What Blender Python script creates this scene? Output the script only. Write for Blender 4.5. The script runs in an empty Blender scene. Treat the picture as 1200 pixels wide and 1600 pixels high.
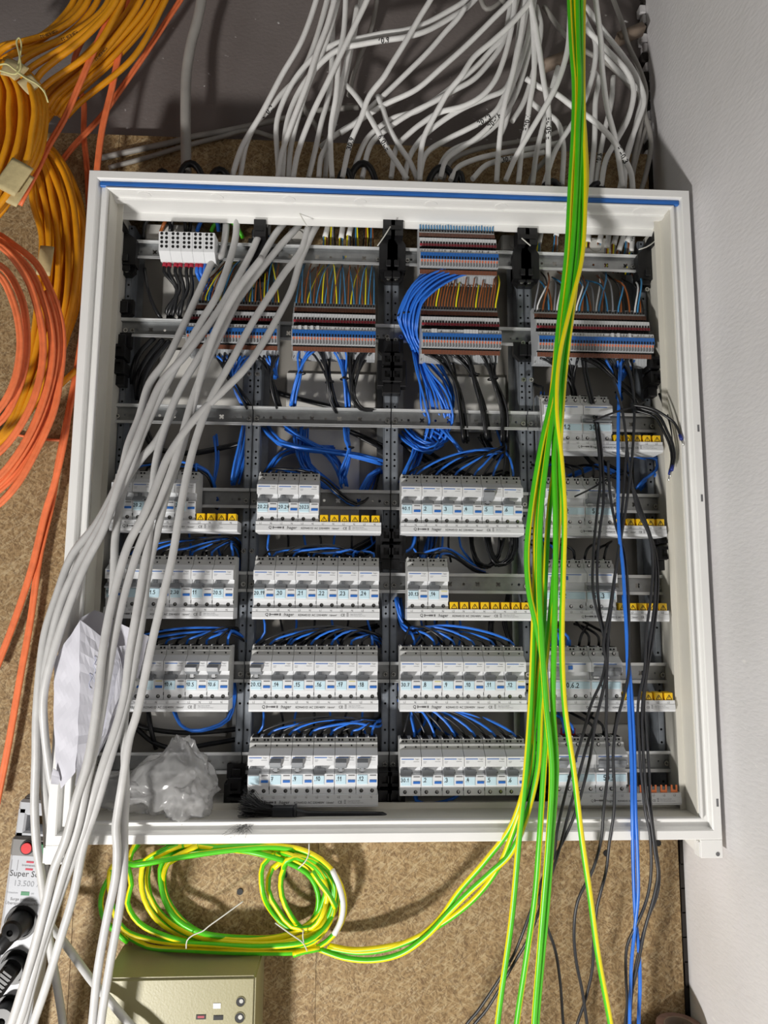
import bpy, bmesh, math, random
import numpy as np
from mathutils import Vector, Matrix, noise
rng = random.Random(7)
sc = bpy.context.scene
COL = sc.collection
# ------------------------------------------------------------------ camera, light, exposure
CAM = np.array([0.45904651, -1.28352284, 0.37341532]); ROT = (1.69633135, -0.00712492, -0.04599521); FPX = 1080.0
cd = bpy.data.cameras.new('camera'); cam = bpy.data.objects.new('camera', cd); COL.objects.link(cam)
cam.location = CAM.tolist(); cam.rotation_euler = ROT; cd.sensor_width = 36; cd.lens = FPX/1600*36; cd.clip_start = .02
sc.camera = cam
w = bpy.data.worlds.new('room_air'); sc.world = w; w.use_nodes = True
w.node_tree.nodes['Background'].inputs[0].default_value = (1.0, .93, .86, 1)
w.node_tree.nodes['Background'].inputs[1].default_value = .05
ld = bpy.data.lights.new('work_light', 'AREA'); ld.shape = 'RECTANGLE'; ld.size = .24; ld.size_y = .15; ld.energy = 66; ld.color = (1, .97, .93)
lo = bpy.data.objects.new('work_light', ld); COL.objects.link(lo); lo.location = (-.62, -1.68, -1.30)
lo.rotation_euler = (Vector((.55, 0, .55))-Vector(lo.location)).to_track_quat('-Z', 'Y').to_euler()
l2 = bpy.data.lights.new('ceiling_lamp', 'AREA'); l2.size = 1.0; l2.energy = 6; l2.color = (1, .98, .96)  # unseen soft fill lamp, added to brighten the right wall
lo2 = bpy.data.objects.new('ceiling_lamp', l2); COL.objects.link(lo2); lo2.location = (-1.7, -1.7, .75)
lo2.rotation_euler = (Vector((1.0, -.2, .8))-Vector(lo2.location)).to_track_quat('-Z', 'Y').to_euler()
sc.view_settings.view_transform = 'Standard'; sc.view_settings.look = 'None'; sc.view_settings.gamma = 1
sc.view_settings.use_curve_mapping = False; sc.view_settings.exposure = 0.0
# ------------------------------------------------------------------ pixel helper (plans were measured on the photograph)
def _rot(a):
    cx, sx, cy, sy, cz, sz = math.cos(a[0]), math.sin(a[0]), math.cos(a[1]), math.sin(a[1]), math.cos(a[2]), math.sin(a[2])
    return np.array([[cz,-sz,0],[sz,cz,0],[0,0,1]])@np.array([[cy,0,sy],[0,1,0],[-sy,0,cy]])@np.array([[1,0,0],[0,cx,-sx],[0,sx,cx]])
RM = _rot(ROT)
def U(px, py, y):
    d = RM@np.array([(px-600)/FPX, -(py-800)/FPX, -1.0]); t = (y-CAM[1])/d[1]
    return CAM+t*d
# ------------------------------------------------------------------ materials
def sr(h):
    h = h.lstrip('#'); c = [int(h[i:i+2], 16)/255 for i in (0, 2, 4)]
    return tuple(x/12.92 if x <= .04045 else ((x+.055)/1.055)**2.4 for x in c)+(1,)
MATS = {}
def mat(n, col, rough=.5, metal=0, vary=.08, vscale=30, bump=0, bscale=200, spec=.5, stretch=None):
    m = bpy.data.materials.new(n); m.use_nodes = True; nt = m.node_tree; b = nt.nodes['Principled BSDF']
    c = sr(col) if isinstance(col, str) else col
    b.inputs['Roughness'].default_value = rough; b.inputs['Metallic'].default_value = metal
    b.inputs['Specular IOR Level'].default_value = spec
    tc = nt.nodes.new('ShaderNodeTexCoord'); mp = nt.nodes.new('ShaderNodeMapping'); nt.links.new(tc.outputs['Object'], mp.inputs[0])
    if stretch: mp.inputs['Scale'].default_value = stretch
    nz = nt.nodes.new('ShaderNodeTexNoise'); nz.inputs['Scale'].default_value = vscale; nz.inputs['Detail'].default_value = 4
    nt.links.new(mp.outputs[0], nz.inputs['Vector'])
    rp = nt.nodes.new('ShaderNodeValToRGB'); rp.color_ramp.elements[0].position = .3; rp.color_ramp.elements[1].position = .7
    rp.color_ramp.elements[0].color = tuple(x*(1-vary) for x in c[:3])+(1,); rp.color_ramp.elements[1].color = tuple(min(1, x*(1+vary)) for x in c[:3])+(1,)
    nt.links.new(nz.outputs['Fac'], rp.inputs[0]); nt.links.new(rp.outputs[0], b.inputs['Base Color'])
    if bump:
        n2 = nt.nodes.new('ShaderNodeTexNoise'); n2.inputs['Scale'].default_value = bscale; n2.inputs['Detail'].default_value = 3
        nt.links.new(mp.outputs[0], n2.inputs['Vector'])
        bm_ = nt.nodes.new('ShaderNodeBump'); bm_.inputs['Strength'].default_value = bump; bm_.inputs['Distance'].default_value = .002
        nt.links.new(n2.outputs['Fac'], bm_.inputs['Height']); nt.links.new(bm_.outputs[0], b.inputs['Normal'])
    MATS[n] = m; return m
M_ = mat
PAINT = M_('white_powder_coat', '#eeeeec', .38, vary=.02, vscale=12, bump=.05, bscale=900)
BEIGE = M_('inner_cabinet_coat', '#d8d5cb', .45, vary=.03, vscale=9)
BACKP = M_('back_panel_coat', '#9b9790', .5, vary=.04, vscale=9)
BLUESEAL = M_('blue_seal', '#2f6fc0', .5)
STEEL = M_('galvanised_steel', '#9fa1a2', .38, .85, vary=.12, vscale=60)
STEELL = M_('bright_rail_lip', '#e0e2e3', .3, .5)  # lightened copy of the rail steel, lip highlight put into the colour
STEELD = M_('upright_steel', '#878d95', .45, .35, vary=.12, vscale=70)
SCREW = M_('zinc_screw', '#d0d0cc', .25, .95)
BLACK = M_('black_plastic', '#141416', .42, vary=.2)
BLACKW = M_('black_wire', '#17181b', .33, vary=.2)
CHAR = M_('charcoal_wire', '#2a2b2f', .42, vary=.2)
BLUEW = M_('blue_wire', '#2c74dc', .33, vary=.1)
TEALW = M_('light_blue_wire', '#3d86b8', .35, vary=.1)
BROWNW = M_('brown_wire', '#8f4f22', .4, vary=.15)
GREYW = M_('grey_wire', '#8d9097', .4)
WHITEW = M_('white_wire', '#e4e4e4', .4)
YELW = M_('yellow_stripe', '#f2e20c', .36, vary=.05)
GRNW = M_('green_stripe', '#4fc218', .36, vary=.08)
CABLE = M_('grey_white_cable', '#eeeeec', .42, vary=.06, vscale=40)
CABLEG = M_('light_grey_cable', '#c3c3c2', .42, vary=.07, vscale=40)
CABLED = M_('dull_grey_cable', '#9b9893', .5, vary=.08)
ORANGE = M_('orange_duplex_cable', '#ea7a4a', .45, vary=.12, vscale=60)
AMBER = M_('amber_cable', '#e09716', .4, vary=.1, vscale=40)
TAPEM = M_('masking_tape', '#c2b284', .7, vary=.07, vscale=90, bump=.3, bscale=120)
STRING = M_('cream_cord', '#cfc98f', .7)
DEV = M_('breaker_white', '#dfe1e3', .38, vary=.02)
DEVG = M_('breaker_grey', '#c3c4c2', .4, vary=.04)
TOG = M_('toggle_grey', '#85888c', .4, vary=.05)
LABELM = M_('pale_blue_label', '#c9e3ee', .3, vary=.03)
LINE = M_('grey_line', '#6c6c6e', .5)
BTN = M_('blue_button', '#2b6bbd', .45)
LYEL = M_('pale_yellow_line', '#d5cf8a', .5)
INK = M_('black_ink', '#101012', .5)
PENB = M_('pale_blue_pen', '#b9c0da', .6)
GINK = M_('grey_ink', '#8c8f94', .5)
HOLE = M_('dark_hole', '#0a0a0b', .6)
CAPY = M_('yellow_cap', '#f4c618', .4, vary=.06)
COPPER = M_('copper', '#c9744a', .35, .8)
TG = M_('terminal_grey', '#aeb1b4', .45, vary=.05)
TGL = M_('terminal_light_grey', '#cfd1d3', .45)
TBR = M_('terminal_brown', '#6b3f2c', .5, vary=.2)
TPK = M_('terminal_red', '#b06064', .5)
TOR = M_('terminal_orange', '#e0714e', .45)
TBL = M_('terminal_blue', '#2766b4', .45)
RED = M_('ferrule_red', '#a01f35', .5)
NAVY = M_('ferrule_blue', '#20307f', .45)
SILV = M_('strip_silver', '#bcbfc5', .35, vary=.03)
STRIPG = M_('strip_grey', '#7d7b79', .45, vary=.06)
GREENB = M_('green_button', '#1f7a4a', .4)
REDB = M_('red_rocker', '#d8262c', .35)
REDL = M_('red_print', '#c0183a', .5)
IVORY = M_('aged_ivory_plastic', '#98926c', .42, vary=.06, vscale=9, bump=.1, bscale=300)
PAPER = M_('white_paper', '#cfcfd8', .65, vary=.03, vscale=14)
BRIST = M_('bristle_black', '#0e0f11', .5)
BRUSHH = M_('brush_handle_black', '#1c1d20', .35)
FERR = M_('brush_ferrule', '#3a3c40', .35, .6)
TROLL = M_('tape_brown', '#8a6f66', .5, vary=.2, vscale=80)
CONCRETE = M_('floor_concrete', '#8d8a85', .85, vary=.12, vscale=6)
GREYP = M_('rendered_wall_brown', '#5f5a56', .9)
WOOD = M_('rough_batten', '#8f7f70', .7, vary=.2, vscale=40)
FOAM = M_('filler_dark', '#2b2623', .9)
TIEW = M_('clear_cable_tie', '#cfcfc8', .35)
PANEL = M_('pale_panel', '#dcdad4', .5, vary=.04)
def paintwall(ca, cb):
    m = bpy.data.materials.new('grey_wall_paint'); m.use_nodes = True; nt = m.node_tree; b = nt.nodes['Principled BSDF']; L = nt.links.new
    tc = nt.nodes.new('ShaderNodeTexCoord')
    n1 = nt.nodes.new('ShaderNodeTexNoise'); n1.inputs['Scale'].default_value = 3.5; n1.inputs['Detail'].default_value = 6; L(tc.outputs['Object'], n1.inputs['Vector'])
    r = nt.nodes.new('ShaderNodeValToRGB'); r.color_ramp.elements[0].color = sr(ca); r.color_ramp.elements[1].color = sr(cb)
    r.color_ramp.elements[0].position = .35; r.color_ramp.elements[1].position = .65
    L(n1.outputs['Fac'], r.inputs[0])
    mp = nt.nodes.new('ShaderNodeMapping'); mp.inputs['Rotation'].default_value = (.5, 0, 0); mp.inputs['Scale'].default_value = (1, .5, 1.3)
    L(tc.outputs['Object'], mp.inputs[0])
    n3 = nt.nodes.new('ShaderNodeTexNoise'); n3.inputs['Scale'].default_value = 60; n3.inputs['Detail'].default_value = 5; L(mp.outputs[0], n3.inputs['Vector'])
    sp = nt.nodes.new('ShaderNodeValToRGB'); sp.color_ramp.elements[0].position = .70; sp.color_ramp.elements[1].position = .78
    L(n3.outputs['Fac'], sp.inputs[0])
    mx = nt.nodes.new('ShaderNodeMixRGB'); mx.inputs[2].default_value = sr('#efedec'); L(sp.outputs[0], mx.inputs[0]); L(r.outputs[0], mx.inputs[1])
    L(mx.outputs[0], b.inputs['Base Color']); b.inputs['Roughness'].default_value = .75
    n2 = nt.nodes.new('ShaderNodeTexNoise'); n2.inputs['Scale'].default_value = 130; n2.inputs['Detail'].default_value = 4; L(mp.outputs[0], n2.inputs['Vector'])
    bp = nt.nodes.new('ShaderNodeBump'); bp.inputs['Strength'].default_value = .22; bp.inputs['Distance'].default_value = .004; L(n2.outputs['Fac'], bp.inputs['Height']); L(bp.outputs[0], b.inputs['Normal'])
    return m
def chipboard():
    m = bpy.data.materials.new('chipboard'); m.use_nodes = True; nt = m.node_tree; b = nt.nodes['Principled BSDF']; L = nt.links.new
    tc = nt.nodes.new('ShaderNodeTexCoord'); cur = None
    n0 = nt.nodes.new('ShaderNodeTexNoise'); n0.inputs['Scale'].default_value = 160; n0.inputs['Detail'].default_value = 6; L(tc.outputs['Object'], n0.inputs['Vector'])
    r0 = nt.nodes.new('ShaderNodeValToRGB'); r0.color_ramp.elements[0].position = .3; r0.color_ramp.elements[1].position = .72
    r0.color_ramp.elements[0].color = sr('#6f5634'); r0.color_ramp.elements[1].color = sr('#a88d64'); L(n0.outputs['Fac'], r0.inputs[0]); cur = r0.outputs[0]
    for k, (ang, sc_, ratio, thr, colr) in enumerate([(.4, 150, 5, .80, '#bea981'), (1.5, 170, 6, .82, '#b8a078'), (2.5, 140, 5, .82, '#c2b08c'), (.95, 190, 5, .86, '#563f27'), (2.0, 200, 6, .87, '#614830'), (3.0, 160, 6, .85, '#a58a60')]):
        mp = nt.nodes.new('ShaderNodeMapping'); mp.inputs['Rotation'].default_value = (0, ang, 0); mp.inputs['Location'].default_value = (k*1.7, 0, k*.9)
        mp.vector_type = 'TEXTURE'; mp.inputs['Scale'].default_value = (ratio, 1, 1)
        L(tc.outputs['Object'], mp.inputs[0])
        v = nt.nodes.new('ShaderNodeTexVoronoi'); v.inputs['Scale'].default_value = sc_*2.8; L(mp.outputs[0], v.inputs['Vector'])
        sx = nt.nodes.new('ShaderNodeSeparateColor'); L(v.outputs['Color'], sx.inputs[0])
        rr = nt.nodes.new('ShaderNodeValToRGB'); rr.color_ramp.elements[0].position = thr-.03; rr.color_ramp.elements[1].position = thr; L(sx.outputs[0], rr.inputs[0])
        mm = nt.nodes.new('ShaderNodeMath'); mm.operation = 'MULTIPLY'; mm.inputs[1].default_value = .42; L(rr.outputs[0], mm.inputs[0])
        mx = nt.nodes.new('ShaderNodeMixRGB'); mx.inputs[2].default_value = sr(colr); L(mm.outputs[0], mx.inputs[0]); L(cur, mx.inputs[1]); cur = mx.outputs[0]
    L(cur, b.inputs['Base Color']); b.inputs['Roughness'].default_value = .7
    bp = nt.nodes.new('ShaderNodeBump'); bp.inputs['Strength'].default_value = .15; bp.inputs['Distance'].default_value = .001; L(n0.outputs['Fac'], bp.inputs['Height']); L(bp.outputs[0], b.inputs['Normal'])
    return m
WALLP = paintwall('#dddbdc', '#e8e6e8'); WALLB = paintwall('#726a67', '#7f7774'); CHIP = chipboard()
def clearplastic(n, amount, white):
    m = bpy.data.materials.new(n); m.use_nodes = True; nt = m.node_tree; L = nt.links.new; out = nt.nodes['Material Output']
    nt.nodes.remove(nt.nodes['Principled BSDF'])
    t = nt.nodes.new('ShaderNodeBsdfTransparent'); t.inputs[0].default_value = (.95, .95, .95, 1)
    g = nt.nodes.new('ShaderNodeBsdfGlossy'); g.inputs['Roughness'].default_value = .16; g.inputs[0].default_value = (1, 1, 1, 1)
    d = nt.nodes.new('ShaderNodeBsdfDiffuse'); d.inputs[0].default_value = (.95, .95, .95, 1)
    tl = nt.nodes.new('ShaderNodeBsdfTranslucent'); tl.inputs[0].default_value = (.95, .95, .95, 1)
    a = nt.nodes.new('ShaderNodeMixShader'); a.inputs[0].default_value = .5; L(d.outputs[0], a.inputs[1]); L(tl.outputs[0], a.inputs[2])
    b = nt.nodes.new('ShaderNodeMixShader'); b.inputs[0].default_value = white; L(t.outputs[0], b.inputs[1]); L(a.outputs[0], b.inputs[2])
    lw = nt.nodes.new('ShaderNodeLayerWeight'); lw.inputs[0].default_value = amount
    c = nt.nodes.new('ShaderNodeMixShader'); L(lw.outputs['Fresnel'], c.inputs[0]); L(b.outputs[0], c.inputs[1]); L(g.outputs[0], c.inputs[2])
    L(c.outputs[0], out.inputs[0]); return m
BAGM = clearplastic('thin_clear_film', .15, .30); CLEARP = clearplastic('clear_plastic', .2, .35)
# ------------------------------------------------------------------ mesh builder
class MB:
    def __init__(s): s.v = []; s.f = []; s.m = []; s.sm = []; s.mats = []
    def mi(s, m):
        if m not in s.mats: s.mats.append(m)
        return s.mats.index(m)
    def add(s, vs, fs, m, smooth=False):
        o = len(s.v); i = s.mi(m); s.v += [tuple(map(float, p)) for p in vs]
        for q in fs: s.f.append(tuple(o+k for k in q)); s.m.append(i); s.sm.append(smooth)
        return s
    def box(s, x0, x1, y0, y1, z0, z1, m, c=0):
        if x0 > x1: x0, x1 = x1, x0
        if y0 > y1: y0, y1 = y1, y0
        if z0 > z1: z0, z1 = z1, z0
        if c <= 0:
            v = [(x, y, z) for x in (x0, x1) for y in (y0, y1) for z in (z0, z1)]
            return s.add(v, [(0,1,3,2),(4,6,7,5),(0,4,5,1),(2,3,7,6),(0,2,6,4),(1,5,7,3)], m)
        b = bmesh.new(); bmesh.ops.create_cube(b, size=1)
        for q in b.verts: q.co = Vector(((x0+x1)/2+q.co.x*(x1-x0), (y0+y1)/2+q.co.y*(y1-y0), (z0+z1)/2+q.co.z*(z1-z0)))
        bmesh.ops.bevel(b, geom=b.edges[:], offset=c, segments=1, affect='EDGES')
        b.verts.index_update(); s.add([q.co[:] for q in b.verts], [[q.index for q in f.verts] for f in b.faces], m); b.free(); return s
    def prism(s, poly, x0, x1, ms, side=None):       # poly: list of (y,z); ms one material or one per segment
        n = len(poly); vs = [(x0, y, z) for y, z in poly]+[(x1, y, z) for y, z in poly]
        for i in range(n):
            j = (i+1) % n; mm = ms[i] if isinstance(ms, (list, tuple)) else ms
            s.add([vs[i], vs[j], vs[n+j], vs[n+i]], [(0, 1, 2, 3)], mm)
        sd = side or (ms[0] if isinstance(ms, (list, tuple)) else ms)
        s.add(vs[:n], [tuple(range(n))[::-1]], sd); s.add(vs[n:], [tuple(range(n))], sd); return s
    def plate(s, poly, y0, y1, m):                    # poly in (x,z), between y0 (front) and y1
        n = len(poly); vs = [(x, y0, z) for x, z in poly]+[(x, y1, z) for x, z in poly]
        fs = [(i, (i+1) % n, n+(i+1) % n, n+i) for i in range(n)]+[tuple(range(n)), tuple(range(n, 2*n))[::-1]]
        return s.add(vs, fs, m)
    def cyl(s, c, r, a, m, axis='y', n=14, r2=None, cap=True, smooth=True):
        r2 = r if r2 is None else r2; vs = []
        for k, rr in ((0, r), (1, r2)):
            for i in range(n):
                t = 2*math.pi*i/n; u, v = rr*math.cos(t), rr*math.sin(t); d = a*k
                vs.append((c[0]+u, c[1]+d, c[2]+v) if axis == 'y' else (c[0]+d, c[1]+u, c[2]+v) if axis == 'x' else (c[0]+u, c[1]+v, c[2]+d))
        s.add(vs, [(i, (i+1) % n, n+(i+1) % n, n+i) for i in range(n)], m, smooth)
        if cap: s.add(vs[:n], [tuple(range(n))[::-1]], m); s.add(vs[n:], [tuple(range(n))], m)
        return s
    def holecell(s, x0, x1, z0, z1, cx, cz, rad, y, m, n=12):   # a plate cell with a real hole of radius function rad(theta)
        ang = sorted({round(2*math.pi*i/n, 6) for i in range(n)} | {round(math.atan2(zz-cz, xx-cx) % (2*math.pi), 6) for xx in (x0, x1) for zz in (z0, z1)})
        inn = []; out = []
        for t in ang:
            c, q = math.cos(t), math.sin(t); r = rad(t); inn.append((cx+r*c, y, cz+r*q))
            k = min(((x1-cx)/c if c > 1e-9 else (x0-cx)/c if c < -1e-9 else 9), ((z1-cz)/q if q > 1e-9 else (z0-cz)/q if q < -1e-9 else 9))
            out.append((cx+k*c, y, cz+k*q))
        N = len(ang); s.add(inn+out, [(i, (i+1) % N, N+(i+1) % N, N+i) for i in range(N)], m); return s
    def tube(s, pts, r, m, n=8, m2=None, twist=0, prof=None, up=None, cap=True, frac=.5, phase=0):
        P = np.asarray(pts, float); T = np.gradient(P, axis=0); T /= np.linalg.norm(T, axis=1)[:, None]+1e-12
        nrm = np.array(up if up is not None else (0, -1., 0.13)); N = []
        for t in T:
            nrm = nrm-t*nrm.dot(t); L = np.linalg.norm(nrm)
            if L < 1e-6: nrm = np.cross(t, (1, 0, .3)); L = np.linalg.norm(nrm)
            nrm = nrm/L; N.append(nrm)
        N = np.array(N); B = np.cross(T, N); k = len(P)
        rr = np.broadcast_to(np.asarray(r, float), (k,))
        if prof is None: prof = [(math.cos(2*math.pi*i/n), math.sin(2*math.pi*i/n)) for i in range(n)]
        n = len(prof); pa = np.array(prof); vs = []
        for i in range(k):
            a = phase+twist*i/max(1, k-1); ca, sa = math.cos(a), math.sin(a)
            q = pa@np.array([[ca, sa], [-sa, ca]])
            vs += (P[i]+rr[i]*(q[:, :1]*N[i]+q[:, 1:]*B[i])).tolist()
        o = len(s.v); s.v += [tuple(x) for x in vs]; i1 = s.mi(m); i2 = s.mi(m2) if m2 else i1
        for i in range(k-1):
            for j in range(n):
                a = o+i*n+j; b = o+i*n+(j+1) % n; s.f.append((a, b, b+n, a+n)); s.m.append(i1 if j < n*frac else i2); s.sm.append(True)
        if cap:
            s.f.append(tuple(range(o, o+n))[::-1]); s.m.append(i1); s.sm.append(False)
            s.f.append(tuple(range(o+(k-1)*n, o+k*n))); s.m.append(i1); s.sm.append(False)
        return s
    def mesh(s, name, origin=(0, 0, 0)):
        me = bpy.data.meshes.new(name); v = np.array(s.v)-np.array(origin)
        me.from_pydata(v.tolist(), [], s.f); 
        for m in s.mats: me.materials.append(m)
        me.polygons.foreach_set('material_index', s.m); me.polygons.foreach_set('use_smooth', s.sm); me.update(); return me
def link(name, data, parent=None, loc=None):
    o = bpy.data.objects.new(name, data); COL.objects.link(o)
    if parent: o.parent = parent
    if loc is not None: o.location = [float(x) for x in loc]
    return o
def tag(o, label=None, cat=None, group=None, kind=None):
    if label: o['label'] = label
    if cat: o['category'] = cat
    if group: o['group'] = group
    if kind: o['kind'] = kind
    return o
def empty(name, loc, label, cat, group=None):
    o = link(name, None, None, loc); o.empty_display_size = .02; return tag(o, label, cat, group)
def copy_tree(o, parent=None):
    c = o.copy(); COL.objects.link(c); c.parent = parent
    for ch in o.children: copy_tree(ch, c)
    return c
# ------------------------------------------------------------------ curves
def spline(P, step=.008):
    P = np.asarray(P, float)
    if len(P) == 2: P = np.array([P[0], (P[0]+P[1])/2, P[1]])
    Q = np.vstack([2*P[0]-P[1], P, 2*P[-1]-P[-2]]); out = []
    for i in range(1, len(Q)-2):
        p0, p1, p2, p3 = Q[i-1:i+3]; k = max(2, int(np.linalg.norm(p2-p1)/step))
        al = .5; t0 = 0; t1 = t0+max(1e-6, np.linalg.norm(p1-p0))**al; t2 = t1+max(1e-6, np.linalg.norm(p2-p1))**al; t3 = t2+max(1e-6, np.linalg.norm(p3-p2))**al
        for t in np.linspace(t1, t2, k, endpoint=False):
            a1 = (t1-t)/(t1-t0)*p0+(t-t0)/(t1-t0)*p1; a2 = (t2-t)/(t2-t1)*p1+(t-t1)/(t2-t1)*p2; a3 = (t3-t)/(t3-t2)*p2+(t-t2)/(t3-t2)*p3
            b1 = (t2-t)/(t2-t0)*a1+(t-t0)/(t2-t0)*a2; b2 = (t3-t)/(t3-t1)*a2+(t-t1)/(t3-t1)*a3
            out.append((t2-t)/(t2-t1)*b1+(t-t1)/(t2-t1)*b2)
    out.append(Q[-2]); return np.array(out)
def path(txt, deps):
    pp = [tuple(map(float, q.split(','))) for q in txt.split()]
    d = np.array(pp); L = np.r_[0, np.cumsum(np.linalg.norm(np.diff(d, axis=0), axis=1))]; L = L/L[-1]
    ys = np.interp(L, np.linspace(0, 1, len(deps)), deps) if not np.isscalar(deps) else np.full(len(pp), deps)
    P = [U(x, y, yy) for (x, y), yy in zip(pp, ys)]
    def go(p, q, up):                        # carry a cable on beyond the picture, towards ceiling or floor
        d = (p-q)/(np.linalg.norm(p-q)+1e-9); z = np.array([0, 0, up]); e1 = p+.15*(.7*d+.3*z); e2 = e1+.5*(.25*d+.75*z)
        for e in (e1, e2): e[0] = min(e[0], 1.045); e[1] = min(p[1], e[1], -.012) if p[1] < -.012 else p[1]
        return e1, e2
    if pp[0][1] <= 4 and len(pp) > 2: a, c = go(P[0], P[1], 1.); P = [c, a]+P
    if pp[-1][1] > 1600: a, c = go(P[-1], P[-2], -1.); P = P+[a, c]
    return np.array(P)
def wire(name, label, cat, pts, r, m, group=None, parent=None, step=.008, **k):
    S = spline(pts, step); mb = MB(); mb.tube(S, r, m, **k); og = S[0] if parent is None else (0, 0, 0)
    o = link(name, mb.mesh(name, og), parent, og if parent is None else None)
    if parent is None: tag(o, label, cat, group)
    return o, S
# handwriting: stroke glyphs
def arc(cx, cy, rx, ry, a0, a1, n=9): return [(cx+rx*math.cos(math.radians(a0+(a1-a0)*i/n)), cy+ry*math.sin(math.radians(a0+(a1-a0)*i/n))) for i in range(n+1)]
GL = {'0': [arc(.3, .5, .26, .48, 90, 450, 12)], '1': [[(.12, .65), (.38, 1), (.34, 0)]], '2': [arc(.3, .72, .24, .26, 160, -40, 7)+[(.05, 0), (.6, .04)]],
      '3': [arc(.27, .74, .24, .25, 150, -80, 7), arc(.27, .26, .28, .26, 80, -150, 7)], '4': [[(.35, 1), (.03, .4), (.6, .42)], [(.45, .75), (.4, 0)]],
      '5': [[(.55, 1), (.15, .97), (.1, .58)], arc(.27, .3, .28, .3, 110, -140, 8)], '6': [[(.5, 1), (.2, .7), (.06, .3)], arc(.3, .25, .24, .25, 180, -180, 10)],
      '7': [[(.03, .95), (.58, 1), (.25, 0)], [(.1, .5), (.5, .52)]], '8': [arc(.3, .75, .2, .24, 270, -90, 10), arc(.3, .25, .25, .26, 90, 450, 10)],
      '9': [arc(.3, .72, .22, .26, 0, 360, 10), [(.52, .75), (.45, .3), (.3, 0)]], '.': [[(.1, .0), (.18, .08)]], '-': [[(.05, .45), (.5, .47)]],
      'F': [[(.1, 0), (.14, 1), (.6, 1)], [(.12, .55), (.48, .55)]], 'E': [[(.6, 1), (.12, .97), (.1, 0), (.6, .02)], [(.12, .52), (.48, .52)]],
      'C': [arc(.34, .5, .28, .48, 55, 305, 9)], '/': [[(.05, 0), (.5, 1)]], 'L': [[(.12, 1), (.1, 0), (.55, .03)]], 'K': [[(.1, 1), (.1, 0)], [(.55, 1), (.12, .5), (.58, 0)]], ' ': [], 'S': [arc(.3, .74, .22, .24, 30, 250, 7)+arc(.3, .26, .24, .26, 90, -150, 7)],
      'o': [arc(.25, .3, .22, .28, 90, 450, 9)], '>': [[(.05, .7), (.5, .4), (.05, .1)], [(-.3, .4), (.5, .4)]]}
ADV = {'.': .32, '1': .6, '-': .62}
def glyphs(txt, h, wd, fn, jit=0):     # fn(u,v)->point ; u along, v up ; returns verts, faces of ribbons
    vs = []; fs = []; u = 0
    for ch in txt:
        dv = rng.uniform(-jit, jit)
        for st in GL.get(ch, []):
            p = [(u+a*h*.85, (b-.5+dv)*h) for a, b in st]
            for (a, b) in zip(p, p[1:]):
                dx, dy = b[0]-a[0], b[1]-a[1]; L = math.hypot(dx, dy)+1e-9; ex, ey = dx/L*wd*.4, dy/L*wd*.4; nx, ny = -dy/L*wd/2, dx/L*wd/2
                o = len(vs)
                for q in ((a[0]-ex+nx, a[1]-ey+ny), (a[0]-ex-nx, a[1]-ey-ny), (b[0]+ex-nx, b[1]+ey-ny), (b[0]+ex+nx, b[1]+ey+ny)): vs.append(fn(*q))
                fs.append((o, o+1, o+2, o+3))
        u += ADV.get(ch, .78)*h
    return vs, fs
def mark(o, S, r, txt, px, py, h, flip=False):
    """hand-written mark wrapped round a cable near photograph point (px,py)"""
    tgt = None; best = 1e9
    for i, p in enumerate(S):
        q = (p-CAM)@RM; x, y = 600+FPX*q[0]/-q[2], 800-FPX*q[1]/-q[2]; d = (x-px)**2+(y-py)**2
        if d < best: best = d; tgt = i
    L = np.r_[0, np.cumsum(np.linalg.norm(np.diff(S, axis=0), axis=1))]; W = sum(ADV.get(c, .78) for c in txt)*h
    org = np.array(o.location)
    def fn(u, v):
        s = L[tgt]+(-(u-W/2) if flip else (u-W/2)); s = min(max(s, 0), L[-1]); p = np.array([np.interp(s, L, S[:, k]) for k in range(3)])
        p2 = np.array([np.interp(min(s+.004, L[-1]), L, S[:, k]) for k in range(3)]); p1 = np.array([np.interp(max(s-.004, 0), L, S[:, k]) for k in range(3)])
        t = p2-p1; t /= np.linalg.norm(t)+1e-9; c = CAM-p; c = c-t*c.dot(t); c /= np.linalg.norm(c); b = np.cross(c, t)*(-1 if flip else 1)
        a = v/r; return p+(r+.0003)*(math.cos(a)*c+math.sin(a)*b)-org
    vs, fs = glyphs(txt, h, h*.19, fn); mb = MB(); mb.add(vs, fs, INK); link('ink_marking', mb.mesh('ink_marking'), o)
# printed text
TXT = {}
def text(s, size, bold=False):
    if s not in TXT:
        c = bpy.data.curves.new('t', 'FONT'); c.body = s; c.size = 1; c.resolution_u = 2; ob = bpy.data.objects.new('t', c); COL.objects.link(ob)
        me = bpy.data.meshes.new_from_object(ob.evaluated_get(bpy.context.evaluated_depsgraph_get()))
        TXT[s] = ([v.co[:] for v in me.vertices], [tuple(p.vertices) for p in me.polygons]); bpy.data.objects.remove(ob); bpy.data.curves.remove(c); bpy.data.meshes.remove(me)
    v, f = TXT[s]; return [(x*size, y*size) for x, y, z in v], f
def put(mb, s, size, x, z, y, m, sx=1, fn=None, anchor='l'):
    v, f = text(s, size)
    if not v: return
    wdt = max(a for a, b in v); off = -wdt*sx/2 if anchor == 'c' else 0
    mb.add([fn(x+off+a*sx, z+b) if fn else (x+off+a*sx, y, z+b) for a, b in v], f, m)
for s in ('L1', 'L2', 'L3', 'N', 'Q', ':hager', 'KDN451D', 'AC 230/400V', '16mm²', 'CE', 'hager'): text(s, 1)
ORD = 'first second third fourth fifth sixth seventh eighth ninth tenth eleventh twelfth thirteenth fourteenth fifteenth sixteenth seventeenth eighteenth nineteenth twentieth'.split()
ORD += ['twenty-'+q for q in ORD[:9]]+['thirtieth']+['thirty-'+q for q in ORD[:9]]+['fortieth']+['forty-'+q for q in ORD[:9]]
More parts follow.
